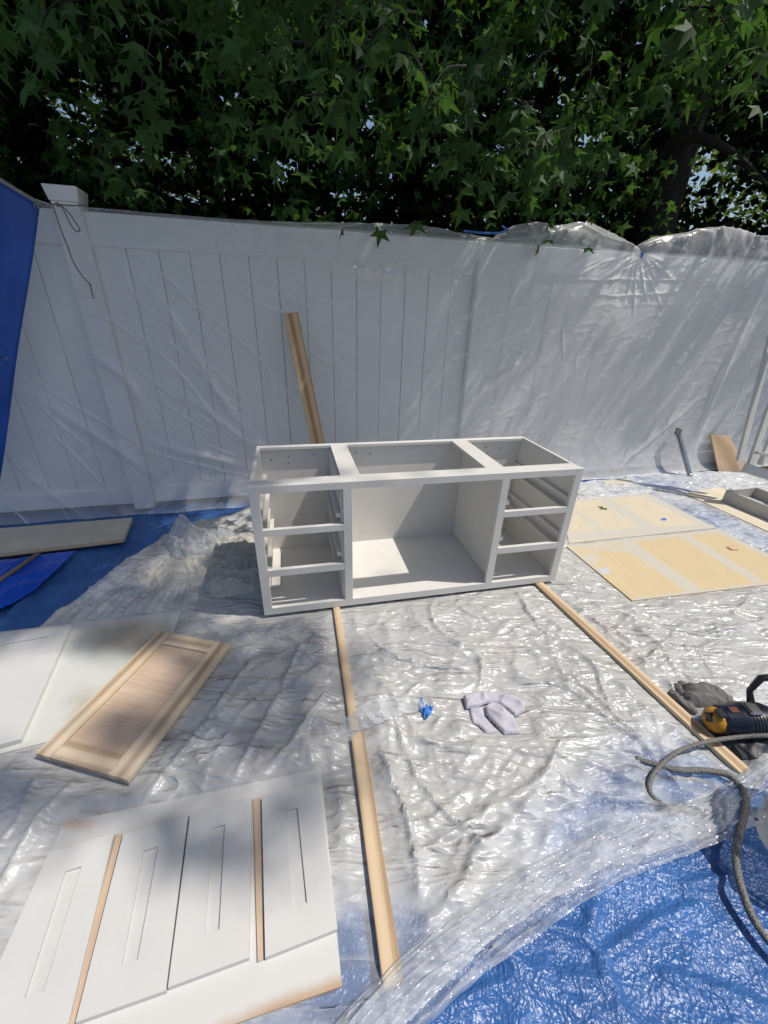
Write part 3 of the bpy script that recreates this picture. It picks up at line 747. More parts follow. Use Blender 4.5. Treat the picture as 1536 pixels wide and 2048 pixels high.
# corner glue blocks at the back-left floor
cb('cleat', .03, .075, .16, .50, .0545, .066, 'paint')
hm = None
for x, z in ((.07, .60), (.16, .615), (.155, .575), (.29, .62), (.52, .62), (.60, .61), (1.22, .60), (1.29, .62), (1.30, .58), (1.24, .57), (1.38, .61)):
    if hm is None:
        bm = bmesh.new(); bmesh.ops.create_cone(bm, cap_ends=True, segments=10, radius1=.004, radius2=.004, depth=.002, matrix=Matrix.Rotation(math.pi/2, 4, 'X'))
        o = bm_obj('screw_hole', bm, M['hole'], bk, loc=cabp(x, CD-.0125)+Vector((0, 0, z)), rot=RC); hm = o.data
    else: link('screw_hole', hm, bk, cabp(x, CD-.0125)+Vector((0, 0, z)), RC)

# ------------------------------------------------------------------ wood strips
def strip(a, b, w, z0, z1, label, mat='pine', group='wood strips under the cabinet'):
    q = strip_pts(a, b, w); o = prism('wood_strip', q, z0, z1, M[mat], None, .0015, (0, 1)); tag(o, label, 'wood strip', group); return o
strip(s1a2, s1b, .032, .006, .0225, 'narrow raw wood strip running out from under the cabinet, white sprayed end, left one')
strip(s1c, s1d, .045, .006, .026, 'long raw pine strip pointing at the viewer beside the board of drawer fronts')
strip(s2a2, s2b, .046, .006, .0225, 'raw pine strip running from the cabinet\'s right end to the yellow and navy tool')
# white overspray on the first strip's end is real paint: a thin coat
a_, b_ = G(673, 1217, .023), G(679, 1262, .023)
# ------------------------------------------------------------------ board leaning on the fence
p_top = PF(581, 626, .16); p_bot = Vector((0, 0, 0)); 
base = G(648, 1010, .01)
dirv = (PF(581, 626, .13)-PF(640, 905, .24))
pb = PF(640, 905, .24)-dirv*(.36/dirv.z if dirv.z else 0)
pb = PF(640, 905, .24)-dirv*((PF(640, 905, .24).z-.02)/dirv.z)
o = oriented_box('leaning_board', pb, PF(581, 626, .13), .093, .019, wood('warm_pine', (.34, .20, .10), (.62, .42, .25), .62, 9), None, FN)
tag(o, 'raw pine board leaning against the plastic covered fence behind the cabinet', 'board')

# ------------------------------------------------------------------ bottom-left board with drawer fronts
def b6(*pp, z=.03): return [G(x/2, 1500+y/2, z) for x, y in pp]
def board_grid(name, q, z0, z1, mat, sprayf, parent=None, n=60, label=None, cat=None):
    """slab with a dense top so overspray can be stored per vertex; q = 4 world corners"""
    bm = bmesh.new(); lay = bm.verts.layers.float.new('spray'); P = [Vector((p[0], p[1], 0)) for p in q]
    d = P[1]-P[0]; a = math.atan2(d.y, d.x); Rm = Matrix.Rotation(a, 3, 'Z'); inv = Rm.inverted(); o = P[0].copy(); o.z = z0
    g_ = [[None]*(n+1) for _ in range(n+1)]
    for i in range(n+1):
        for j in range(n+1):
            s, t = i/n, j/n; w = (P[0]*(1-s)+P[1]*s)*(1-t)+(P[3]*(1-s)+P[2]*s)*t
            lp = inv @ (w-Vector((o.x, o.y, 0))); v = bm.verts.new((lp.x, lp.y, z1-z0)); u_, v_ = to_px(w.x, w.y, z1); v[lay] = float(sprayf(s, t, u_, v_)); g_[i][j] = v
    for i in range(n):
        for j in range(n): bm.faces.new((g_[i][j], g_[i][j+1], g_[i+1][j+1], g_[i+1][j]))
    rim = [g_[i][0] for i in range(n+1)]+[g_[n][j] for j in range(1, n+1)]+[g_[i][n] for i in range(n-1, -1, -1)]+[g_[0][j] for j in range(n-1, 0, -1)]
    low = [bm.verts.new((v.co.x, v.co.y, 0)) for v in rim]
    for k, v in enumerate(rim): low[k][lay] = 0.0
    for k in range(len(rim)): bm.faces.new((rim[k], rim[(k+1) % len(rim)], low[(k+1) % len(rim)], low[k]))
    bmesh.ops.recalc_face_normals(bm, faces=bm.faces[:])
    ob = bm_obj(name, bm, M[mat], parent, loc=o, rot=Rm)
    if label: tag(ob, label, cat)
    return ob
def sf(s, t, u, v):
    # raw along the near edge and the far-left corner
    e = 1.0
    de = (v-(1972+(684-u)*.353))            # below bottom edge >0
    e -= .75*math.exp(-max(0, -de-4)/26.0)*(.3+.7*min(1, max(0, (u-250)/300)))
    e -= .55*math.exp(-((u-150)/60)**2-((v-1648)/26)**2)
    return e
board_grid('backing_board', Q_bigboard, .004, .012, 'board_spray', sf, label='thin brown hardboard sheet whitened by spray under the four drawer fronts', cat='board')
def recessed_front(quad_px_fn, outer, inner, z0, z1, mat, label, group, name='drawer_slab', depth=.006, cat='drawer front'):
    """slab front with a sunk middle: four frame faces + panel, one mesh frame and a panel part"""
    O = quad_px_fn(*outer); I = quad_px_fn(*inner)
    c = sum(O, Vector())/4; t = empty(name, (c.x, c.y, z0), label, cat, group)
    d = O[1]-O[0]; a = math.atan2(d.y, d.x); Rm = Matrix.Rotation(a, 3, 'Z'); inv = Rm.inverted(); o = Vector((O[0].x, O[0].y, z0))
    L = lambda p, z: inv @ Vector((p.x-o.x, p.y-o.y, 0))+Vector((0, 0, z))
    h = z1-z0; bm = bmesh.new()
    ot = [bm.verts.new(L(p, h)) for p in O]; obt = [bm.verts.new(L(p, 0)) for p in O]; it = [bm.verts.new(L(p, h)) for p in I]; ib = [bm.verts.new(L(p, h-depth)) for p in I]
    for k in range(4):
        j = (k+1) % 4
        bm.faces.new((ot[k], ot[j], it[j], it[k])); bm.faces.new((obt[k], obt[j], ot[j], ot[k])); bm.faces.new((it[k], it[j], ib[j], ib[k]))
    bmesh.ops.recalc_face_normals(bm, faces=bm.faces[:])
    outer_e = [e for e in bm.edges if all(v in ot for v in e.verts)]
    bmesh.ops.bevel(bm, geom=outer_e, offset=.001, segments=1, affect='EDGES')
    bm_obj('frame', bm, M[mat], t, loc=o, rot=Rm)
    bm = bmesh.new(); f = [bm.verts.new(L(p, h-depth-.0005)) for p in I]; bm.faces.new(f)
    bmesh.ops.recalc_face_normals(bm, faces=bm.faces[:])
    for fc in bm.faces:
        if fc.normal.z < 0: fc.normal_flip()
    bm_obj('panel', bm, M[mat], t, loc=o, rot=Rm)
    return t
b6f = lambda *pp: b6(*pp, z=.029)
grp = 'four white drawer fronts drying on the board'
recessed_front(b6f, [(195, 405), (455, 330), (272, 1092), (-190, 1255)], [(260, 485), (325, 465), (175, 965), (95, 995)], .0125, .029, 'paint_white', 'leftmost white drawer front on the board, cut by the photo\'s left edge', grp)
recessed_front(b6f, [(492, 335), (752, 258), (662, 962), (300, 1090)], [(575, 402), (633, 385), (550, 840), (485, 865)], .0125, .029, 'paint_white', 'white drawer front between the thin wood strip mark and the black gap', grp)
recessed_front(b6f, [(760, 256), (1005, 192), (995, 830), (670, 950)], [(848, 312), (900, 297), (877, 717), (820, 740)], .0125, .029, 'paint_white', 'white drawer front just left of the wide bare strip', grp)
recessed_front(b6f, [(1046, 192), (1275, 122), (1350, 715), (1060, 830)], [(1143, 242), (1190, 230), (1228, 610), (1170, 630)], .0125, .029, 'paint_white', 'rightmost white drawer front on the board, beside the long pine strip', grp)
gp2 = 'bare wood strips between the drawer fronts'
q = b6((465, 335), (489, 335), (298, 1098), (262, 1112), z=.018); o = prism('spacer_strip', q, .0125, .018, M['pine_panel'], None, .0008, (0, 3)); tag(o, 'thin bare wood spacer beside the leftmost drawer front', 'wood strip', gp2)
q = b6((1012, 196), (1044, 190), (1057, 834), (1030, 848), z=.018); o = prism('spacer_strip', q, .0125, .018, M['pine_panel'], None, .0008, (0, 3)); tag(o, 'wider bare wood spacer beside the rightmost drawer front', 'wood strip', gp2)

# ------------------------------------------------------------------ left group: oversprayed panel, white door, raw door, cream shelf
def sf2(s, t, u, v):
    e = .85-.75*math.exp(-((u-(250+(1330-v)*.2))/95)**2-((v-1275)/34)**2)-.5*math.exp(-((u-190)/60)**2-((v-1420)/45)**2)
    return e
board_grid('sprayed_sheet', Q_backpanel, .004, .010, 'board_spray2', sf2, label='thin panel misted with overspray under the white door and the raw wood door', cat='panel')
pxf = lambda z: (lambda *pp: [G(u, v, z) for u, v in pp])
recessed_front(pxf(.03), [(-160, 1283), (143, 1250), (40, 1478), (-270, 1566)], [(-110, 1309), (96, 1272), (0, 1434), (-200, 1500)], .0105, .030, 'paint_white', 'large white painted cabinet door lying at the left edge', None, 'cabinet_door', .006, 'cabinet door')
rd = empty('raw_cabinet_door', sum(Q_rawdoor, Vector())/4*1.0, 'unpainted shaker cabinet door of pine with a browner flat panel', 'cabinet door')
ZR0, ZR1 = .020, .040
O = [G(u, v, ZR1) for u, v in ((318, 1261), (461, 1287), (255, 1560), (70, 1506))]
I = [G(u, v, ZR1) for u, v in ((325, 1286), (415, 1304), (248, 1508), (135, 1479))]
def ixl(p, q, r, s):
    x1, y1, x2, y2, x3, y3, x4, y4 = p.x, p.y, q.x, q.y, r.x, r.y, s.x, s.y
    D = (x1-x2)*(y3-y4)-(y1-y2)*(x3-x4); A = x1*y2-y1*x2; B = x3*y4-y3*x4
    return Vector(((A*(x3-x4)-(x1-x2)*B)/D, (A*(y3-y4)-(y1-y2)*B)/D, 0))
a0 = ixl(I[0], I[3], O[0], O[1]); a1 = ixl(I[1], I[2], O[0], O[1]); a2 = ixl(I[1], I[2], O[3], O[2]); a3 = ixl(I[0], I[3], O[3], O[2])
prism('stile', [O[0], a0, a3, O[3]], ZR0, ZR1, M['pine_door'], rd, .001, (0, 3)); prism('stile', [a1, O[1], O[2], a2], ZR0, ZR1, M['pine_door'], rd, .001, (0, 3))
sh = lambda p, q, k: p+(q-p).normalized()*k
prism('rail', [sh(a0, a1, .0006), sh(a1, a0, .0006), sh(I[1], I[0], .0006), sh(I[0], I[1], .0006)], ZR0, ZR1-.0006, M['pine_door'], rd, .001, (0, 1))
prism('rail', [sh(I[3], I[2], .0006), sh(I[2], I[3], .0006), sh(a2, a3, .0006), sh(a3, a2, .0006)], ZR0, ZR1-.0006, M['pine_door'], rd, .001, (0, 1))
prism('panel', [I[0], I[1], I[2], I[3]], ZR0+.003, ZR1-.010, M['pine_panel'], rd, 0, (0, 1))
# packing block that lifts it is out of sight under the door
sp_ = [G(u, v, .019) for u, v in ((165, 1440), (320, 1440), (320, 1460), (165, 1460))]
o = prism('packing_block', sp_, .0105, .0195, M['edge_wood'], None, .001); tag(o, 'thin wood packing block under the raw pine door', 'block')
sfx = [G(u, v, .03) for u, v in ((-190, 1072), (264, 1035), (247, 1077), (-190, 1128))]
sb = empty('shelf_board', sum(sfx, Vector())/4, 'cream primed shelf board on the blue tarp at the foot of the fence', 'shelf')
prism('panel', sfx, .017, .030, M['cream'], sb, .0012); 
prism('edging', [p+(Vector((0, 0, 0))) for p in [sfx[3], sfx[2], sfx[2]+Vector((-.002, -.012, 0)), sfx[3]+Vector((0, -.012, 0))]], .008, .0165, M['edge_wood'], sb, .001)
prism('packing', [sfx[0], sfx[1], sfx[2], sfx[3]], .004, .0165, M['cream'], sb, .001)

# ------------------------------------------------------------------ plywood sheets on the right
def band(u, v, x0, y0, x1, y1, w):
    dx, dy = x1-x0, y1-y0; L = dx*dx+dy*dy; t = ((u-x0)*dx+(v-y0)*dy)/L
    if t < -.04 or t > 1.04: return 0
    dd = math.hypot(u-x0-t*dx, v-y0-t*dy); return 1/(1+math.exp((dd-w)/1.2))
def sf3(s, t, u, v):
    e = 0.05
    e = max(e, band(u, v, 1252, 1087, 1390, 1182, 11), band(u, v, 1364, 1069, 1513, 1160, 7))
    e = max(e, .95*band(u, v, 1150, 1086, 1440, 1056, 9), .9*math.exp(-((u-1180)/26)**2-((v-1118)/16)**2), .6*band(u, v, 1133, 1092, 1200, 1146, 8))
    e = max(e, band(u, v, 1440, 1060, 1640, 1158, 7), .8*band(u, v, 1265, 1201, 1640, 1156, 5), .7*band(u, v, 1165, 1092, 1262, 1098, 8))
    return e*1.0
board_grid('plywood_sheet', Q_plyfront, .004, .014, 'ply_spray', sf3, n=110, label='front yellow plywood sheet with grey sprayed bands, right of the cabinet', cat='plywood sheet')
def sf4(s, t, u, v):
    e = 0.05
    e = max(e, band(u, v, 1210, 1002, 1307, 1058, 9), band(u, v, 1152, 1022, 1212, 1070, 4), band(u, v, 1130, 1074, 1430, 1054, 8), band(u, v, 1300, 990, 1430, 1055, 9), .8*band(u, v, 1120, 1003, 1296, 988, 4))
    return e
board_grid('plywood_sheet', Q_plyback, .004, .012, 'ply_spray_back', sf4, n=80, label='rear paler plywood sheet with a green leaf on it, behind the other sheet', cat='plywood sheet')
o = prism('plywood_sheet', Q_plyright, .004, .012, M['ply_light'], None, .001, (0, 3)); tag(o, 'bare plywood panel at the right edge under the drawer box', 'plywood sheet')
o = prism('wood_scrap', quad(.022, (1454, 1093), (1466, 1089), (1480, 1092), (1477, 1099), (1464, 1099)), .0145, .022, M['edge_wood'], None, .001); tag(o, 'small dark brown scrap lying on the front plywood sheet', 'scrap')
o = prism('sticker', quad(.013, (1321, 1037), (1331, 1036), (1334, 1040), (1324, 1041)), .0122, .0128, M['tape'], None, 0); tag(o, 'tiny blue sticker on the rear plywood sheet', 'sticker')
o = prism('paper_label', quad(.015, (1197, 1138), (1213, 1134), (1222, 1146), (1205, 1149)), .0142, .0148, M['label'], None, 0); tag(o, 'small pale paper label at the corner of the front plywood sheet', 'label')
o = prism('board_offcut', quad(.02, (1204, 961), (1258, 955), (1272, 966), (1212, 968)), .006, .016, M['cream'], None, .001); tag(o, 'small cream board offcut at the foot of the sheeting right of the cabinet', 'board')

# drawer box and white frame at the right edge
db0 = G(1443, 1001, .014); db1 = G(1536, 1040, .014); dx = (db1-db0).normalized(); dy = Vector((-dx.y, dx.x, 0))
dbx = empty('drawer_box', db0, 'grey white drawer box open at the top on the bare plywood panel', 'drawer')
RB = Matrix((dx, dy, Vector((0, 0, 1)))).transposed()
def dbb(name, x0, x1, y0, y1, z0, z1, par=dbx): return bm_obj(name, box_bm(x0, x1, y0, y1, z0, z1, .001), M['primer_grey'], par, loc=db0, rot=RB)
dbb('side', 0, .62, 0, .014, 0, .095); dbb('side', 0, .62, .31, .324, 0, .095); dbb('end', 0, .014, .0145, .3095, 0, .0945); dbb('end', .606, .62, .0145, .3095, 0, .0945); dbb('bottom', .0145, .6055, .0145, .3095, .008, .014)

wf = empty('white_bookcase_frame', PF(1560, 950, .4), 'white painted cabinet frame of slanting bars leaning at the right edge of the yard', 'cabinet frame')
def bar(p, q, w=.06, t=.02, nm='bar', mat='paint_white', par=None, up=FN): return oriented_box(nm, p, q, w, t, M[mat], par or wf, up)
bar(PY(1478, 922, 3.15), PY(1562, 600, 3.38), .055, .022, 'leaning_board')
bar(PY(1500, 930, 3.05), PY(1600, 640, 3.28), .06, .022, 'leaning_board')
bar(PY(1520, 930, 2.98), PY(1640, 640, 3.18), .05, .022, 'leaning_board')
bar(PY(1490, 936, 3.0), PY(1650, 985, 2.85), .07, .06, up=Vector((0, -1, .2)))
bar(PY(1512, 905, 2.98), PY(1640, 935, 2.86), .022, .05, up=Vector((0, -1, .2)))
# clamp leaning on the sheeting
cl = empty('bar_clamp', G(1382, 968, .01), 'steel bar clamp leaning on the plastic near the right end of the fence', 'clamp')
c0, c1 = PF(1383, 962, .30), PF(1357, 860, .12)
oriented_box('bar', c0+Vector((0, 0, .0)), c1, .010, .030, M['metal'], cl, FT)
for kx in (-.013, .013): oriented_box('rail', c0+FT*kx, c1+FT*kx-Vector((0, 0, .02)), .006, .034, M['metal'], cl, FT)
oriented_box('jaw', c1-Vector((0, 0, .045)), c1+Vector((0, 0, .02)), .042, .040, M['metal'], cl, FT, .006)
oriented_box('foot', c0, c0+(c1-c0).normalized()*.07, .03, .036, M['metal'], cl, FT, .004)
# brown panel behind the film
bp = empty('plywood_offcut', G(1450, 965, .01), 'brown plywood offcut standing behind the clear sheeting near the right corner', 'board')
A = [PF(1422, 870, .11), PF(1460, 872, .11), PF(1492, 940, .19), PF(1484, 968, .24), PF(1442, 966, .24)]
nrm = FN*.012
V = [p for p in A]+[p-nrm for p in A]; k5 = 5
mesh_obj('panel', V, [tuple(range(5)), tuple(range(9, 4, -1))]+[(i, i+5, (i+1) % 5+5, (i+1) % 5) for i in range(5)], M['edge_wood'], bp)

# ------------------------------------------------------------------ bunched drop cloth and clear film tuft
PB = [G(u, v, .02) for u, v in [(365, 1098), (420, 1082), (505, 1066), (560, 1080), (560, 1140), (520, 1178), (430, 1196), (405, 1170), (330, 1176), (268, 1162), (290, 1135), (352, 1128)]]
def pile_h(X, Y, d):
    e = 1-np.exp(-d/.035)
    u = X*.9+Y*.4; w = Y*.9-X*.4
    r = ridge(u*3.2+perlin(X*4, Y*4, 2)*.9, w*9, 101)**3*.060+ridge(u*6, w*18+perlin(X*6, Y*6, 3), 102)**4*.034+ridge(w*5, u*13+perlin(X*5, Y*7, 6), 108)**4*.026+crumple(X, Y, 12, 105, 3, 2)*.010+.02*perlin(X*5, Y*5, 103)
    return .010+e*(.018+.58*np.maximum(r, 0))
o = patch('drop_cloth', PB, pile_h, M['dropcloth'], res=.0045); tag(o, 'bunched grey beige drop cloth heaped left of the cabinet', 'cloth')
PB2 = [G(u, v, .02) for u, v in [(333, 1095), (345, 1062), (385, 1052), (405, 1075), (430, 1085), (448, 1060), (455, 1075), (440, 1105), (430, 1130), (390, 1128), (350, 1120)]]
def tuft_h(X, Y, d):
    return .02+(1-np.exp(-d/.05))*(.07+.09*ridge(X*9, Y*9, 111)**1.5)+ridge(X*20, Y*20, 112)**2*.03
o = patch('plastic_bunch', PB2, tuft_h, M['loose_film'], res=.007); tag(o, 'small bunch of clear plastic film standing up beside the heaped drop cloth', 'plastic film')

# scrap of film across the strip, with blue tape end
PS = [G(u, v, .03) for u, v in [(655, 1476), (690, 1440), (735, 1402), (790, 1395), (848, 1402), (852, 1418), (800, 1430), (760, 1448), (722, 1462), (700, 1482)]]
def scrap_h(X, Y, d): return .028+(1-np.exp(-d/.02))*.006+ridge(X*14+Y*9, Y*5, 121)**2*.012
o = patch('plastic_scrap', PS, scrap_h, M['loose_film'], res=.005); tag(o, 'torn scrap of clear film lying across the left wood strips', 'plastic film')
PT = [G(u, v, .03) for u, v in [(838, 1398), (845, 1392), (856, 1410), (867, 1411), (862, 1424), (852, 1438), (846, 1424), (838, 1412)]]
o = patch('tape_wad', PT, lambda X, Y, d: .016+(1-np.exp(-d/.006))*.004+ridge(X*45, Y*30, 131)**3*.016, M['tape'], res=.003); tag(o, 'crumpled wad of blue tape on the drop sheet left of the towel', 'tape')

# ------------------------------------------------------------------ terry towel
def c3(*pp, z=.02): return [G(640+x/3.339, 1340+y/3.339, z) for x, y in pp]
tw = empty('terry_towel', c3((1160, 260))[0], 'small pale lilac terry towel dropped in folds on the drop sheet', 'towel')
def soft(h, s, seed, b=.006): return lambda X, Y, d: b+h*np.sqrt(np.clip(1-(1-np.clip(d/s, 0, 1))**2, 0, 1))+np.minimum(d*.4, .012)*(perlin(X*16, Y*16, seed)*1.2+1.4*ridge(X*11+Y*5, Y*9, seed+40)**3)
patch('fold', c3((960, 150), (1040, 128), (1200, 120), (1300, 150), (1385, 195), (1372, 250), (1310, 285), (1255, 235), (1190, 198), (1120, 195), (1075, 215), (980, 232), z=.04), soft(.014, .007, 1, .016), M['terry'], tw, .004)
patch('fold', c3((1105, 225), (1150, 195), (1200, 208), (1300, 292), (1345, 400), (1235, 408), (1160, 330), (1115, 280), z=.03), soft(.013, .007, 2, .010), M['terry'], tw, .004)
patch('fold', c3((1000, 235), (1085, 222), (1105, 290), (1190, 385), (1160, 400), (1110, 395), (1060, 345), (1022, 330), z=.03), soft(.009, .006, 3, .008), M['terry'], tw, .004)

# ------------------------------------------------------------------ work gloves
def c1p(x, y, z=.02): return G(1280+x/6, 1300+y/6, z)
def caps_field(caps, res=.003, base=.004):
    P = [(c1p(*a), c1p(*b), r) for a, b, r in caps]
    xs = [p.x for a, b, r in P for p in (a, b)]; ys = [p.y for a, b, r in P for p in (a, b)]
    gx = np.arange(min(xs)-.05, max(xs)+.05, res); gy = np.arange(min(ys)-.05, max(ys)+.05, res); X, Y = np.meshgrid(gx, gy)
    Z = np.full_like(X, -1.0); wx = perlin(X*30, Y*30, 5)*.004
    for a, b, r in P:
        d_, t = seg_dist(X+wx, Y+wx, a.x, a.y, b.x, b.y)
        Z = np.maximum(Z, np.where(d_ < r, np.sqrt(np.maximum(r*r-d_*d_, 0))*1.3, -1))
    Z2 = np.where(Z > -.5, base+Z+crumple(X, Y, 14, 9, 3, 3)*.009, 0)
    return X, Y, Z2, Z > -.5
X, Y, Z, kp = caps_field([((515, 400), (640, 520), .017), ((450, 440), (560, 560), .016), ((400, 510), (560, 640), .016), ((430, 560), (640, 720), .018), ((640, 520), (900, 560), .040), ((620, 600), (900, 640), .036), ((760, 470), (1000, 590), .030)])
o = grid_mesh('work_gloves', X, Y, Z, kp, M['glove']); tag(o, 'crumpled dark grey knit work gloves beside the yellow and navy tool', 'gloves')

# ------------------------------------------------------------------ corded tool: yellow nose, navy body, black handle
tb = c1p(1150, 900, .05); tool = empty('power_tool', (tb.x, tb.y, .01), 'navy and black power tool with a yellow nose and an upright handle', 'power tool')
ax0 = c1p(800, 850, .055); ax1 = c1p(1700, 880, .06); ax = (ax1-ax0); ax.z = 0; L = ax.length; ax.normalize(); ay = Vector((-ax.y, ax.x, 0))
RT = Matrix((Vector((0, 0, 1)).cross(ay)*-1, ay, Vector((0, 0, 1)))).transposed()
RX = Matrix((ay, Vector((0, 0, 1)), ax)).transposed()        # lathe axis along ax
lathe('body', [(0, .035), (.044, .035), (.050, .045), (.053, .09), (.060, .10), (.062, .19), (.052, .22), (.050, .30), (.035, .33), (0, .33)], M['navy'], tool, loc=ax0+Vector((0, 0, .008)), rot=RX, n=28)
nose = lathe('nose', [(0, .0), (.026, .0), (.031, .004), (.040, .012), (.043, .030), (.041, .037), (0, .037)], M['yellow'], tool, loc=ax0+Vector((0, 0, .008)), rot=RX, n=10)
lathe('port', [(0, -.004), (.018, -.004), (.022, .0), (.022, .004), (0, .004)], M['dark'], nose, loc=ax0+Vector((0, 0, .020)), rot=RX, n=4)
oriented_box('window', ax0+ax*.006+Vector((0, 0, .055))-ay*.012, ax0+ax*.032+Vector((0, 0, .059))-ay*.012, .034, .010, M['dark'], nose, bev=.002)
for k in range(7): lathe('rib', [(.0625, 0), (.064, .002), (.0625, .004)], M['dark'], tool, loc=ax0+ax*(.115+.011*k)+Vector((0, 0, .008)), rot=RX, n=28)
oriented_box('badge', ax0+ax*.055+Vector((0, 0, .060)), ax0+ax*.085+Vector((0, 0, .062)), .022, .006, M['red'], tool)
oriented_box('switch_cover', ax0+ax*.105+Vector((0, 0, .072)), ax0+ax*.150+Vector((0, 0, .072)), .05, .016, M['metal'], tool, bev=.006)
# base shroud and bag
oriented_box('base_plate', ax0+ax*.05-ay*.03+Vector((0, 0, -.038)), ax0+ax*.36-ay*.03+Vector((0, 0, -.038)), .16, .020, M['dark'], tool, bev=.006)
hp = [ax0+ax*.15+ay*.02+Vector((0, 0, .05)), ax0+ax*.125+ay*.035+Vector((0, 0, .12)), ax0+ax*.150+ay*.045+Vector((0, 0, .170)), ax0+ax*.20+ay*.045+Vector((0, 0, .178)), ax0+ax*.27+ay*.03+Vector((0, 0, .12)), ax0+ax*.30+ay*.01+Vector((0, 0, .05))]
tube('handle', hp, .013, M['dark'], tool, n=6, radii=[.014, .010, .012, .014, .016, .018])
oriented_box('grip', ax0+ax*.185+ay*.045+Vector((0, 0, .168)), ax0+ax*.265+ay*.028+Vector((0, 0, .122)), .034, .022, M['dark'], tool, bev=.006)
bag = [c1p(x, y, .02) for x, y in [(900, 980), (1100, 900), (1500, 900), (1800, 1000), (1800, 1350), (1560, 1380), (1400, 1390), (1300, 1330), (1150, 1190), (1000, 1150)]]
patch('dust_bag', bag, lambda X, Y, d: .006+.045*(1-np.exp(-d/.03))+crumple(X, Y, 9, 4, 3, 2)*.008, cloth_mat('black_navy_bag', (.012, .014, .025), .5, 300, .3, .002) , tool, .006)

# ------------------------------------------------------------------ hose
def hp_(pp, z): return [G(u, v, z_) + Vector((0, 0, 0)) for (u, v), z_ in zip(pp, z)]
pp = [(1620, 1475), (1536, 1471), (1479, 1474), (1412, 1484), (1356, 1503), (1322, 1530), (1303, 1556), (1300, 1584), (1321, 1605), (1356, 1616), (1400, 1622), (1440, 1630)]
zs = [.10, .085, .06, .055, .045, .034, .024, .022, .022, .022, .022, .02]
h1 = spline(hp_(pp, zs), 8)
o = tube('air_hose', h1, .0072, M['hose'], n=12); tag(o, 'grey braided hose loop crossing the right wood strip', 'hose')
pp = [(1272, 1518), (1307, 1528), (1356, 1540), (1409, 1541), (1455, 1550), (1481, 1574), (1491, 1604), (1484, 1648), (1474, 1690), (1473, 1730), (1483, 1776), (1504, 1832), (1540, 1885), (1600, 1950)]
zs = [.016, .024, .036, .040, .045, .050, .055, .055, .050, .040, .030, .02, .014, .012]
h2 = spline(hp_(pp, zs), 8)
o = tube('air_hose', h2, .0092, M['hose'], n=12); tag(o, 'thicker grey braided hose curving past the bucket over the blue tarp', 'hose')
pp = [(1560, 1535), (1530, 1552), (1508, 1575), (1499, 1600), (1500, 1625), (1515, 1640)]
o = tube('black_cord', spline(hp_(pp, [.03, .02, .015, .015, .02, .05]), 6), .0025, M['dark'], n=6); tag(o, 'thin black cord curling around the bucket at the right edge', 'cord')

# bucket
bm_, n_, l_, p_ = nt('cloudy_bucket_plastic'); p_.inputs['Base Color'].default_value = (.50, .52, .54, 1); p_.inputs['Roughness'].default_value = .35
trn = n_.new('ShaderNodeBsdfTransparent'); mxs = n_.new('ShaderNodeMixShader'); mxs.inputs[0].default_value = .72
vv_ = coords(n_, l_); bump(n_, l_, noise(n_, l_, vv_, 25, 4), .3, .004, p_.inputs['Normal'])
l_.new(ramp(n_, l_, noise(n_, l_, vv_, 9, 5), [(.3, (.16, .18, .20)), (.7, (.55, .57, .58))]), p_.inputs['Base Color'])
l_.new(trn.outputs[0], mxs.inputs[1]); l_.new(p_.outputs[0], mxs.inputs[2]); l_.new(mxs.outputs[0], n_['Material Output'].inputs[0])
bc = G(1610, 1705, 0); bucket = empty('plastic_bucket', (bc.x, bc.y, .006), 'cloudy plastic bucket cut by the right edge', 'bucket')
lathe('shell', [(0, 0), (.105, 0), (.112, .006), (.128, .20), (.134, .235)], bm_, bucket, loc=(bc.x, bc.y, .006), n=48)
lathe('rim', [(.1345, .225), (.142, .228), (.142, .244), (.134, .246), (.132, .238)], bm_, bucket, loc=(bc.x, bc.y, .006), n=48)
lathe('band', [(.128, .19), (.1335, .192), (.1335, .205), (.129, .207)], bm_, bucket, loc=(bc.x, bc.y, .006), n=48)

# ------------------------------------------------------------------ folded blue tarp and pole at the left edge
PF1 = [G(u, v, .02) for u, v in [(-220, 1165), (-100, 1132), (60, 1112), (150, 1098), (118, 1135), (70, 1175), (20, 1205), (-60, 1240), (-220, 1260)]]
o = patch('folded_tarp', PF1, lambda X, Y, d: .006+(1-np.exp(-d/.01))*.008+crumple(X, Y, 2.4, 71, 3, 3)*.010, M['tarp_bright'], res=.009); tag(o, 'folded flap of brighter blue tarp at the left edge below the cream shelf', 'tarp')
o = tube('dark_pole', [G(-60, 1215, .03), G(0, 1160, .032), G(78, 1106, .034)], .011, M['rope'], n=10); tag(o, 'dark thin pole lying on the folded blue flap', 'pole')

# ------------------------------------------------------------------ hanging blue tarp upper left with grommets, cord, rope
ht = empty('hanging_tarp', PY(-60, 700, 1.9), 'blue tarp hanging at the upper left, tied to the fence post', 'tarp')
def hang(u, v):
    return PF(u, v, .18+max(0, (80-u))*.0016)
rows = 60; cols = 40; V = []; Fc = []
for i in range(rows+1):
    t = i/rows; v = 410+t*560
    ur = 80-t*82+1.5*math.sin(t*9)
    for j in range(cols+1):
        s = j/cols; u = ur-s*330; vt = v-(1-t)*(s*330*.60)
        p = hang(u, vt)+FN*min(1, s*5)*(.012*math.sin(s*26+t*4)+.010*math.sin(s*11-t*9)+.006*math.sin(t*30+s*6))
        V.append(p)
for i in range(rows):
    for j in range(cols): a = i*(cols+1)+j; Fc.append((a, a+1, a+cols+2, a+cols+1))
o = mesh_obj('sheet', V, Fc, M['tarp_hang'], ht, smooth=True); md = o.modifiers.new('s', 'SOLIDIFY'); md.thickness = .001
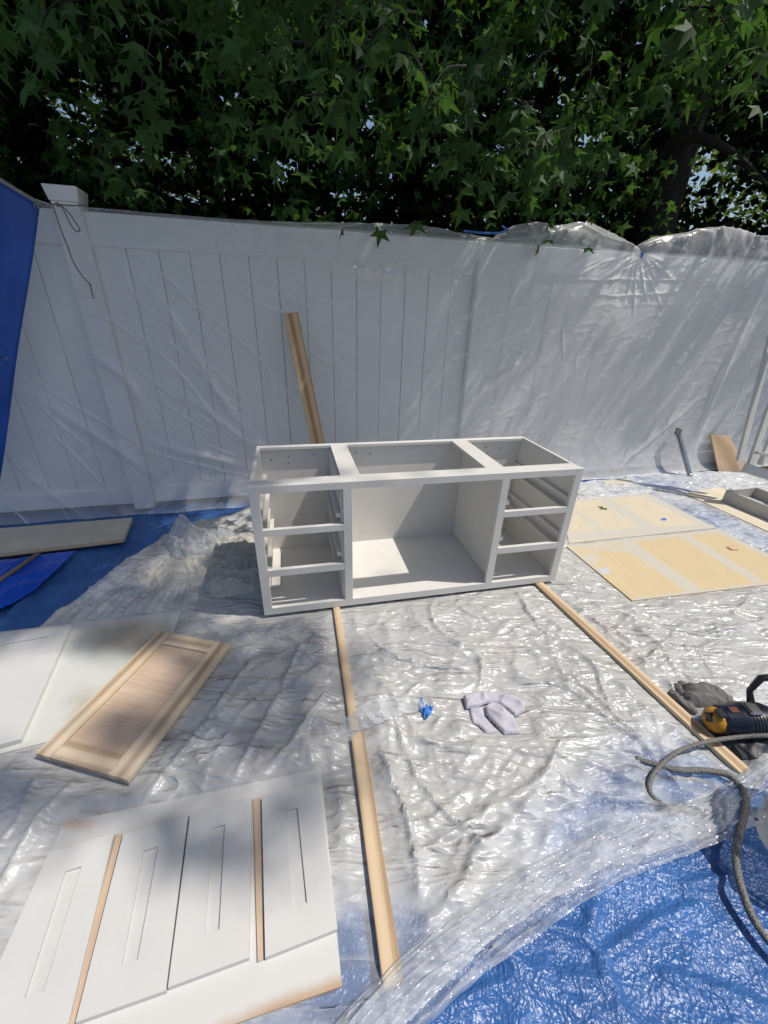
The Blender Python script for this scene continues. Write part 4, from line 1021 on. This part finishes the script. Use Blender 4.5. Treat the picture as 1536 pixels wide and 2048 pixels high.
# reinforced hem along the top
tube('hem', [V[j]+Vector((0, 0, .004)) for j in range(0, cols+1, 4)], .010, cloth_mat('grey_hem', (.30, .33, .35)), ht, n=8)
for u, v in ((76, 414), (16, 717)):
    p = hang(u, v)+FN*.022
    bm = bmesh.new(); gm = lathe('grommet', [(.006, -.002), (.011, -.002), (.012, .001), (.006, .002), (.006, -.002)], M['metal'], ht, loc=p, rot=Matrix((FT, Vector((0, 0, 1)), FN)).transposed(), n=16)
    bm.free()
rp = empty('tie_rope', PF(110, 406, .15), 'brown rope knotted round the fence post top with a dangling loop and tail', 'rope')
def rope(pxs, off=.15, r=.0032, nm='strand'):
    return tube(nm, spline([PF(u, v, off) for u, v in pxs], 5), r, M['rope'], rp, n=7)
rope([(78, 412), (95, 408), (112, 409), (130, 410), (148, 411), (166, 411)], .12)
rope([(104, 406), (112, 430), (124, 465), (136, 495), (145, 520), (158, 543), (172, 560), (180, 568), (183, 582), (188, 598)])
rope([(120, 409), (135, 422), (148, 440), (158, 456), (159, 462), (152, 462), (143, 452), (134, 434), (126, 418), (118, 410)])
bmk = bmesh.new(); bmesh.ops.create_icosphere(bmk, subdivisions=2, radius=.010); bm_obj('knot', bmk, M['rope'], rp, True, loc=PF(115, 409, .15))
bmk = bmesh.new(); bmesh.ops.create_icosphere(bmk, subdivisions=2, radius=.006); bm_obj('knot', bmk, M['rope'], rp, True, loc=PF(181, 570, .15))
tube('cord_end', [PF(66, 397, .16), PF(82, 403, .15), PF(98, 408, .14)], .003, M['cord'], rp, n=6)

# ================================================================== TREES
def star_leaf():
    pts = []
    lobes = [(-128, .52), (-64, .86), (0, 1.0), (64, .86), (128, .52)]
    pts.append((0, -.02))
    for i, (a, r) in enumerate(lobes):
        a = math.radians(a)
        if i > 0:
            am = math.radians((lobes[i-1][0]+lobes[i][0])/2); pts.append((math.sin(am)*.36, math.cos(am)*.36+.04))
        pts.append((math.sin(a)*r, math.cos(a)*r))
    P = np.array(pts); z = -.22*(P[:, 0]**2+P[:, 1]**2)*np.sign(.5)
    z = z-.10*np.abs(P[:, 0])
    return np.column_stack([P, z])            # vertex 0 is the stalk end, fan from it
LEAF = star_leaf(); NL = len(LEAF)
LEAF_F = np.array([(0, i+1, i) for i in range(1, NL-1)])
def leaf_field(name, pos, size, mat, parent, down=.6, seed=0, simple=False):
    rs = np.random.RandomState(seed); n = len(pos)
    # leaf axes: y (tip) outwards and down, normal mostly up
    az = rs.uniform(0, 2*np.pi, n); dp = rs.uniform(-.2, 1.2, n)*down*1.3
    T = np.stack([np.cos(az)*np.cos(dp), np.sin(az)*np.cos(dp), -np.sin(dp)], 1)
    Nn = np.stack([rs.normal(0, .45, n), rs.normal(0, .45, n), np.ones(n)], 1)
    Nn -= T*np.sum(Nn*T, 1)[:, None]; Nn /= np.linalg.norm(Nn, axis=1)[:, None]+1e-9
    B = np.cross(T, Nn)
    L = LEAF; F = LEAF_F
    if simple:
        L = np.array([(0, 0, 0), (-.45, .5, -.05), (0, 1.0, -.15), (.45, .5, -.05)]); F = np.array([(0, 3, 2, 1)])
    k = len(L)
    V = pos[:, None, :]+size[:, None, None]*(L[None, :, 0:1]*B[:, None, :]+L[None, :, 1:2]*T[:, None, :]+L[None, :, 2:3]*Nn[:, None, :])
    FF = (F[None, :, :]+(np.arange(n)*k)[:, None, None]).reshape(-1, F.shape[1])
    o = big_mesh(name, V.reshape(-1, 3), FF, mat, parent, smooth=False)
    a = o.data.attributes.new('shade', 'FLOAT', 'POINT'); a.data.foreach_set('value', np.repeat(rs.uniform(0, .6, n), k).astype(np.float32))
    return o
def clusters(n, box, nclus, spread, rs, weight=None):
    c = rs.uniform([b[0] for b in box], [b[1] for b in box], (nclus, 3))
    i = rs.randint(0, nclus, n); p = c[i]+rs.normal(0, 1, (n, 3))*np.array(spread); return p
def behind(p):     # metres in front (+) of the fence plane
    return (p[:, 0]-FO.x)*FN.x+(p[:, 1]-FO.y)*FN.y
L3 = np.array([LD.x, LD.y, LD.z])
def land(p):
    """where the shadow of each leaf falls: on the fence, or on the ground"""
    b = behind(p); rate = -(LD.x*FN.x+LD.y*FN.y)           # approach per metre of drop
    drop_f = b/rate; zf = p[:, 2]-drop_f
    onf = (b > 0) & (zf > 0) & (zf < FH)
    drop = np.where(onf, drop_f, p[:, 2]); q = p+L3[None, :]*drop[:, None]; return q, onf
def shade_wanted(p):
    """density of foliage so that sun reaches the yard where the photograph has it"""
    q, onf = land(p); u, v = to_px(q[:, 0], np.maximum(q[:, 1], .15), q[:, 2])
    def b(cu, cv, ru, rv, rot=0):
        c_, s_ = math.cos(rot), math.sin(rot); du = (u-cu); dv = (v-cv); return np.exp(-((du*c_+dv*s_)/ru)**2-((-du*s_+dv*c_)/rv)**2)
    f = np.clip(1.0-.75/(1+np.exp(-(u-760)/60))*(perlin(u/150, v/120, 9) > -.12)-2.2*b(1265, 545, 185, 48)-.9*b(1080, 470, 120, 26)-.75*b(1150, 660, 80, 70), 0, 1)
    left = 1/(1+np.exp((u-(330+(v-1000)*.10))/45))                # ground and boards left of the cabinet
    gsh = left*1/(1+np.exp((v-1290)/35))
    gsh = np.maximum(gsh, .9*b(300, 1190, 150, 55))
    gsh = np.maximum(gsh, .8*b(490, 1400, 150, 150)); gsh = np.maximum(gsh, .95*b(400, 1690, 105, 55, .25)); gsh = np.maximum(gsh, .6*b(250, 1480, 90, 40))
    gsh = np.maximum(gsh, .85*b(230, 1265, 90, 40)); gsh = np.maximum(gsh, .6*b(60, 1620, 150, 90)); gsh = np.maximum(gsh, .5*b(590, 1560, 60, 120))
    gsh = np.maximum(gsh, .65*b(570, 960, 60, 60))
    gsh = gsh-.7*b(60, 1350, 110, 50)-.5*b(250, 1350, 70, 40)-.5*b(300, 1140, 60, 30)
    inyard = (behind(p) > 0)
    w = np.where(onf, f, np.where(inyard, gsh, 1.0))
    # beyond the frame to the left it stays shady, to the right and behind the viewer it is open
    off = (q[:, 1] < .2) & ~onf & inyard; w = np.where(off, np.where(q[:, 0] < -.9, .8, 0.0), w)
    return np.clip(w, 0, 1)
rs = np.random.RandomState(11)
def tree(name, base, height, r0, label, lean=(0, 0), branches=(), cat='tree', bark='bark'):
    t = empty(name, base, label, cat)
    n = 14; pts = []
    for i in range(n+1):
        k = i/n; pts.append(Vector(base)+Vector((lean[0]*k*k+.06*math.sin(k*7), lean[1]*k*k+.05*math.cos(k*6), height*k)))
    tube('trunk', pts, r0, M[bark], t, n=14, radii=[r0*(1-.7*i/n)*(1+.25*math.exp(-i)) for i in range(n+1)])
    for b in branches:
        m = len(b[0]); tube('branch', spline(b[0], 6), b[1], M[bark], t, n=8, radii=[b[1]*(1-.75*i/((m-1)*6)) for i in range((m-1)*6+1)])
    return t
def tp_(u, v, y): return PY(u, v, y)
rt = Vector((tp_(1290, 470, 4.6).x, 4.6, -.03))
main = tree('sweetgum_tree', rt, 9.5, .20, 'large dark sweetgum with star shaped leaves hanging over the fence, trunk to the right', lean=(.2, -.1), branches=[
    ([tp_(1300, 330, 4.6), tp_(1340, 285, 4.4), tp_(1400, 275, 4.3), tp_(1470, 310, 4.2), tp_(1530, 365, 4.1)], .06),
    ([rt+Vector((0, 0, 2.6)), Vector((2.0, 3.8, 3.4)), Vector((.9, 3.0, 3.5)), Vector((-.2, 2.4, 3.1))], .06),
    ([rt+Vector((0, 0, 3.0)), Vector((2.5, 3.9, 4.2)), Vector((1.9, 3.0, 4.0)), Vector((1.6, 2.3, 3.2))], .05),
    ([rt+Vector((0, 0, 3.4)), Vector((1.5, 4.2, 5.4)), Vector((-.8, 3.4, 6.0)), Vector((-2.4, 2.6, 5.8))], .08),
    ([rt+Vector((0, 0, 5)), Vector((3.2, 3.2, 7.0)), Vector((2.6, 1.8, 7.8)), Vector((1.6, .8, 8.0))], .07)])
# close sprays: twigs with single leaves
leaf_meshes = []
for k in range(4):
    me = bpy.data.meshes.new('leaf'); L = LEAF.copy(); L[:, 2] += np.random.RandomState(k).normal(0, .05, NL)
    V = [tuple(v) for v in L]+[(-.012, 0, 0), (.012, 0, 0), (0, -.55, .03)]
    me.from_pydata(V, [], [tuple(f) for f in LEAF_F]+[(NL, NL+2, NL+1)]); me.update(); me.materials.append(M['leaf']); leaf_meshes.append(me)
rnd = random.Random(5); nleaf = 0
sprays = [(560, 60, 2.2), (640, 20, 2.1), (700, 60, 2.0), (650, 130, 2.0), (720, 140, 2.0), (600, 150, 2.1), (690, 210, 2.0), (650, 260, 2.1), (700, 300, 2.05), (500, 200, 2.3), (540, 300, 2.3), (860, 180, 2.2), (830, 250, 2.2), (880, 240, 2.15),
          (930, 220, 2.2), (960, 270, 2.2), (1000, 300, 2.15), (1060, 260, 2.2), (1100, 300, 2.2), (900, 300, 2.2), (1040, 210, 2.3), (1120, 330, 2.25), (915, 385, 2.2), (935, 400, 2.15), (1030, 375, 2.2), (1050, 395, 2.25), (1390, 40, 1.9), (1440, 60, 1.9), (1480, 110, 1.9), (1400, 110, 1.95),
          (1330, 30, 2.1), (80, 40, 1.9), (180, 40, 1.9), (260, 80, 2.0), (280, 190, 2.1), (60, 150, 2.0), (200, 370, 2.5), (150, 330, 2.6), (330, 230, 2.2), (1500, 200, 2.0), (420, 60, 2.2), (800, 60, 2.3), (1080, 60, 2.3), (1180, 160, 2.4)]
for (u, v, y) in sprays:
    if 880 < u < 1300: y += .4
    if u >= 1300: y += .6
    tip = PY(u, v, y); az = rnd.uniform(0, 6.28)
    root_ = tip+Vector((.22*math.cos(az), .25+.1*math.sin(az), .28)); mid = (tip+root_)/2+Vector((0, 0, .07))
    cur = spline([root_, mid, tip], 5); tube('twig', cur, .004, M['bark'], main, n=5, radii=[.006-.0045*i/(len(cur)-1) for i in range(len(cur))])
    for k in range(6):
        p = cur[int(3+k*(len(cur)-4)/5)]
        a = rnd.uniform(0, 6.28); dn = rnd.uniform(.15, 1.1)
        T = Vector((math.cos(a)*math.cos(dn), math.sin(a)*math.cos(dn)-.25, -math.sin(dn))).normalized(); Nn = Vector((rnd.gauss(0, .4), rnd.gauss(-.35, .4), 1)); Nn = (Nn-T*Nn.dot(T)).normalized(); B = T.cross(Nn)
        s_ = rnd.uniform(.058, .100)*y/2.15; m4 = Matrix((B, T, Nn)).transposed()*s_
        link('leaf', leaf_meshes[rnd.randrange(4)], main, p+T*s_*.55, m4); nleaf += 1
OPN = [(1395, 345, 85, 85), (1490, 400, 75, 65), (165, 205, 85, 75), (90, 250, 40, 30), (250, 300, 60, 35), (350, 315, 50, 35), (560, 330, 25, 30), (860, 45, 26, 30), (730, 220, 20, 60), (930, 230, 30, 18), (1010, 290, 40, 14), (1180, 270, 40, 20), (400, 385, 90, 14), (690, 385, 40, 14), (455, 190, 30, 25)]
# hanging curtain of leaves over and behind the fence
def filt(p, thr=None):
    w = shade_wanted(p); return p[rs.uniform(0, 1, len(p)) < w]
p1 = clusters(21000, ((-4.5, 5.5), (2.2, 4.6), (2.0, 3.4)), 420, (.20, .20, .16), rs)
p1 = p1[perlin(p1[:, 0]*1.9+p1[:, 1], p1[:, 2]*2.6, 77) > -.10]
p1 = p1[(p1[:, 2] > 1.72+.0*p1[:, 0]) & (behind(p1) > -2.2) & (behind(p1) < .95)]; p1 = filt(p1)
p1 = p1[np.hypot(p1[:, 1], p1[:, 0]) > 1.7]
# keep the bright openings of the photograph open
u, v = to_px(p1[:, 0], p1[:, 1], p1[:, 2])
op = np.zeros(len(p1))
for (cu, cv, r1, r2) in OPN:
    op = np.maximum(op, np.exp(-((u-cu)/r1)**4-((v-cv)/r2)**4))
p1 = p1[rs.uniform(0, 1, len(p1)) > op*.88]
tag(leaf_field('crown', p1, rs.triangular(.035, .07, .115, len(p1)), M['leaf'], main, 1.0, 1), kind='stuff')
# upper crown: over the fence and above the yard, gives the dappled light
p2 = clusters(60000, ((-5.5, 7.5), (2.0, 5.5), (3.4, 9.0)), 700, (.26, .26, .22), rs); p2 = p2[(behind(p2) < .95)]; p2 = filt(p2); q2, of2 = land(p2); p2 = p2[of2 | (behind(p2) < 0)]
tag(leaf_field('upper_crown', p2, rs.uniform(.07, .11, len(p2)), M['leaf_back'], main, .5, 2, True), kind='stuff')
gx_, gy_ = rs.uniform(-3.2, .6, 26000), rs.uniform(-.6, 3.0, 26000); hz = rs.uniform(9, 14, 26000)  # unseen leaves added up the sun's path to shade the yard's left
p3 = np.stack([gx_-L3[0]*hz, gy_-L3[1]*hz, hz], 1)
clump = perlin(p3[:, 0]*2.6, p3[:, 1]*2.6, 5)+.4*perlin(p3[:, 0]*5, p3[:, 1]*5, 6)
p3 = p3[(clump > -.22) & (behind(p3) > 0)]; p3 = filt(p3)
tag(leaf_field('unseen_shade_leaves', p3, rs.uniform(.055, .09, len(p3)), M['leaf_back'], main, .5, 3), kind='stuff')

# neighbouring trees that close the view
def backtree(name, base, h, r, label, box, n, ncl, spread, mat, sz, seed, openings=(), lean=(0, 0), branches=()):
    t = tree(name, base, h, r, label, lean, branches); r_ = np.random.RandomState(seed)
    p = clusters(n, box, ncl, spread, r_); p = p[p[:, 2] > .1]; p = p[behind(p) < -.25]
    u, v = to_px(p[:, 0], p[:, 1], p[:, 2]); op = np.zeros(len(p))
    for (cu, cv, r1, r2) in openings: op = np.maximum(op, np.exp(-((u-cu)/r1)**4-((v-cv)/r2)**4))
    p = p[r_.uniform(0, 1, len(p)) > op*.90]
    tag(leaf_field('crown', p, r_.uniform(sz[0], sz[1], len(p))*(1.25 if mat == 'leaf_back' else 1), M[mat], t, .7, seed, True), kind='stuff'); return t
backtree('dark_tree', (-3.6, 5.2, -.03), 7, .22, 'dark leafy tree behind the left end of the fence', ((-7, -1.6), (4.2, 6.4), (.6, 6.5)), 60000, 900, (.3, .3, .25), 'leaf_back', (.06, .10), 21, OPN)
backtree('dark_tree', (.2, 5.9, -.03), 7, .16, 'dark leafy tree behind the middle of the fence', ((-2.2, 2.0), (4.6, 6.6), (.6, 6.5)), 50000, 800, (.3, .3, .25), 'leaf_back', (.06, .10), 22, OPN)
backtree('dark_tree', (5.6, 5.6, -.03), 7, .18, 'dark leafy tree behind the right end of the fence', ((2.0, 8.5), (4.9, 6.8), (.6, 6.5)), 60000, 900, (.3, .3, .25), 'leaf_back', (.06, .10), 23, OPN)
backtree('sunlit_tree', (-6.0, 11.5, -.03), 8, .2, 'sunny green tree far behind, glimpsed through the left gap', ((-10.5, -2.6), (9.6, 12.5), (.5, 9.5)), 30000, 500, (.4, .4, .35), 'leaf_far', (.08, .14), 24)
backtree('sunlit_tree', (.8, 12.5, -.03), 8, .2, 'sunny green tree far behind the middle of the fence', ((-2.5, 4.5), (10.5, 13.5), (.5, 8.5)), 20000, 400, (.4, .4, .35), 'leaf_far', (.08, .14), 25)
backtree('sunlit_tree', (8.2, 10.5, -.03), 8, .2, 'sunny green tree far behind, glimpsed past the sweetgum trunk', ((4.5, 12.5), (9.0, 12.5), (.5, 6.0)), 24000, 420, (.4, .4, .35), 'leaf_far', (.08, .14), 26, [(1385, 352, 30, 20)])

# leaves dropped on the yard
def fallen(p, s, az, label, mat='leaf_fallen'):
    me = bpy.data.meshes.new('fallen_leaf'); L = LEAF.copy(); L[:, 2] = .25*np.abs(L[:, 0])**1.3
    me.from_pydata([tuple(v) for v in L], [], [tuple(f) for f in LEAF_F]); me.update(); me.materials.append(M[mat])
    o = link('fallen_leaf', me, None, p, Matrix.Rotation(az, 3, 'Z')*s); tag(o, label, 'leaf'); return o
fallen(G(1207, 1016, .013), .055, 2.2, 'green star shaped leaf fallen on the rear plywood sheet')
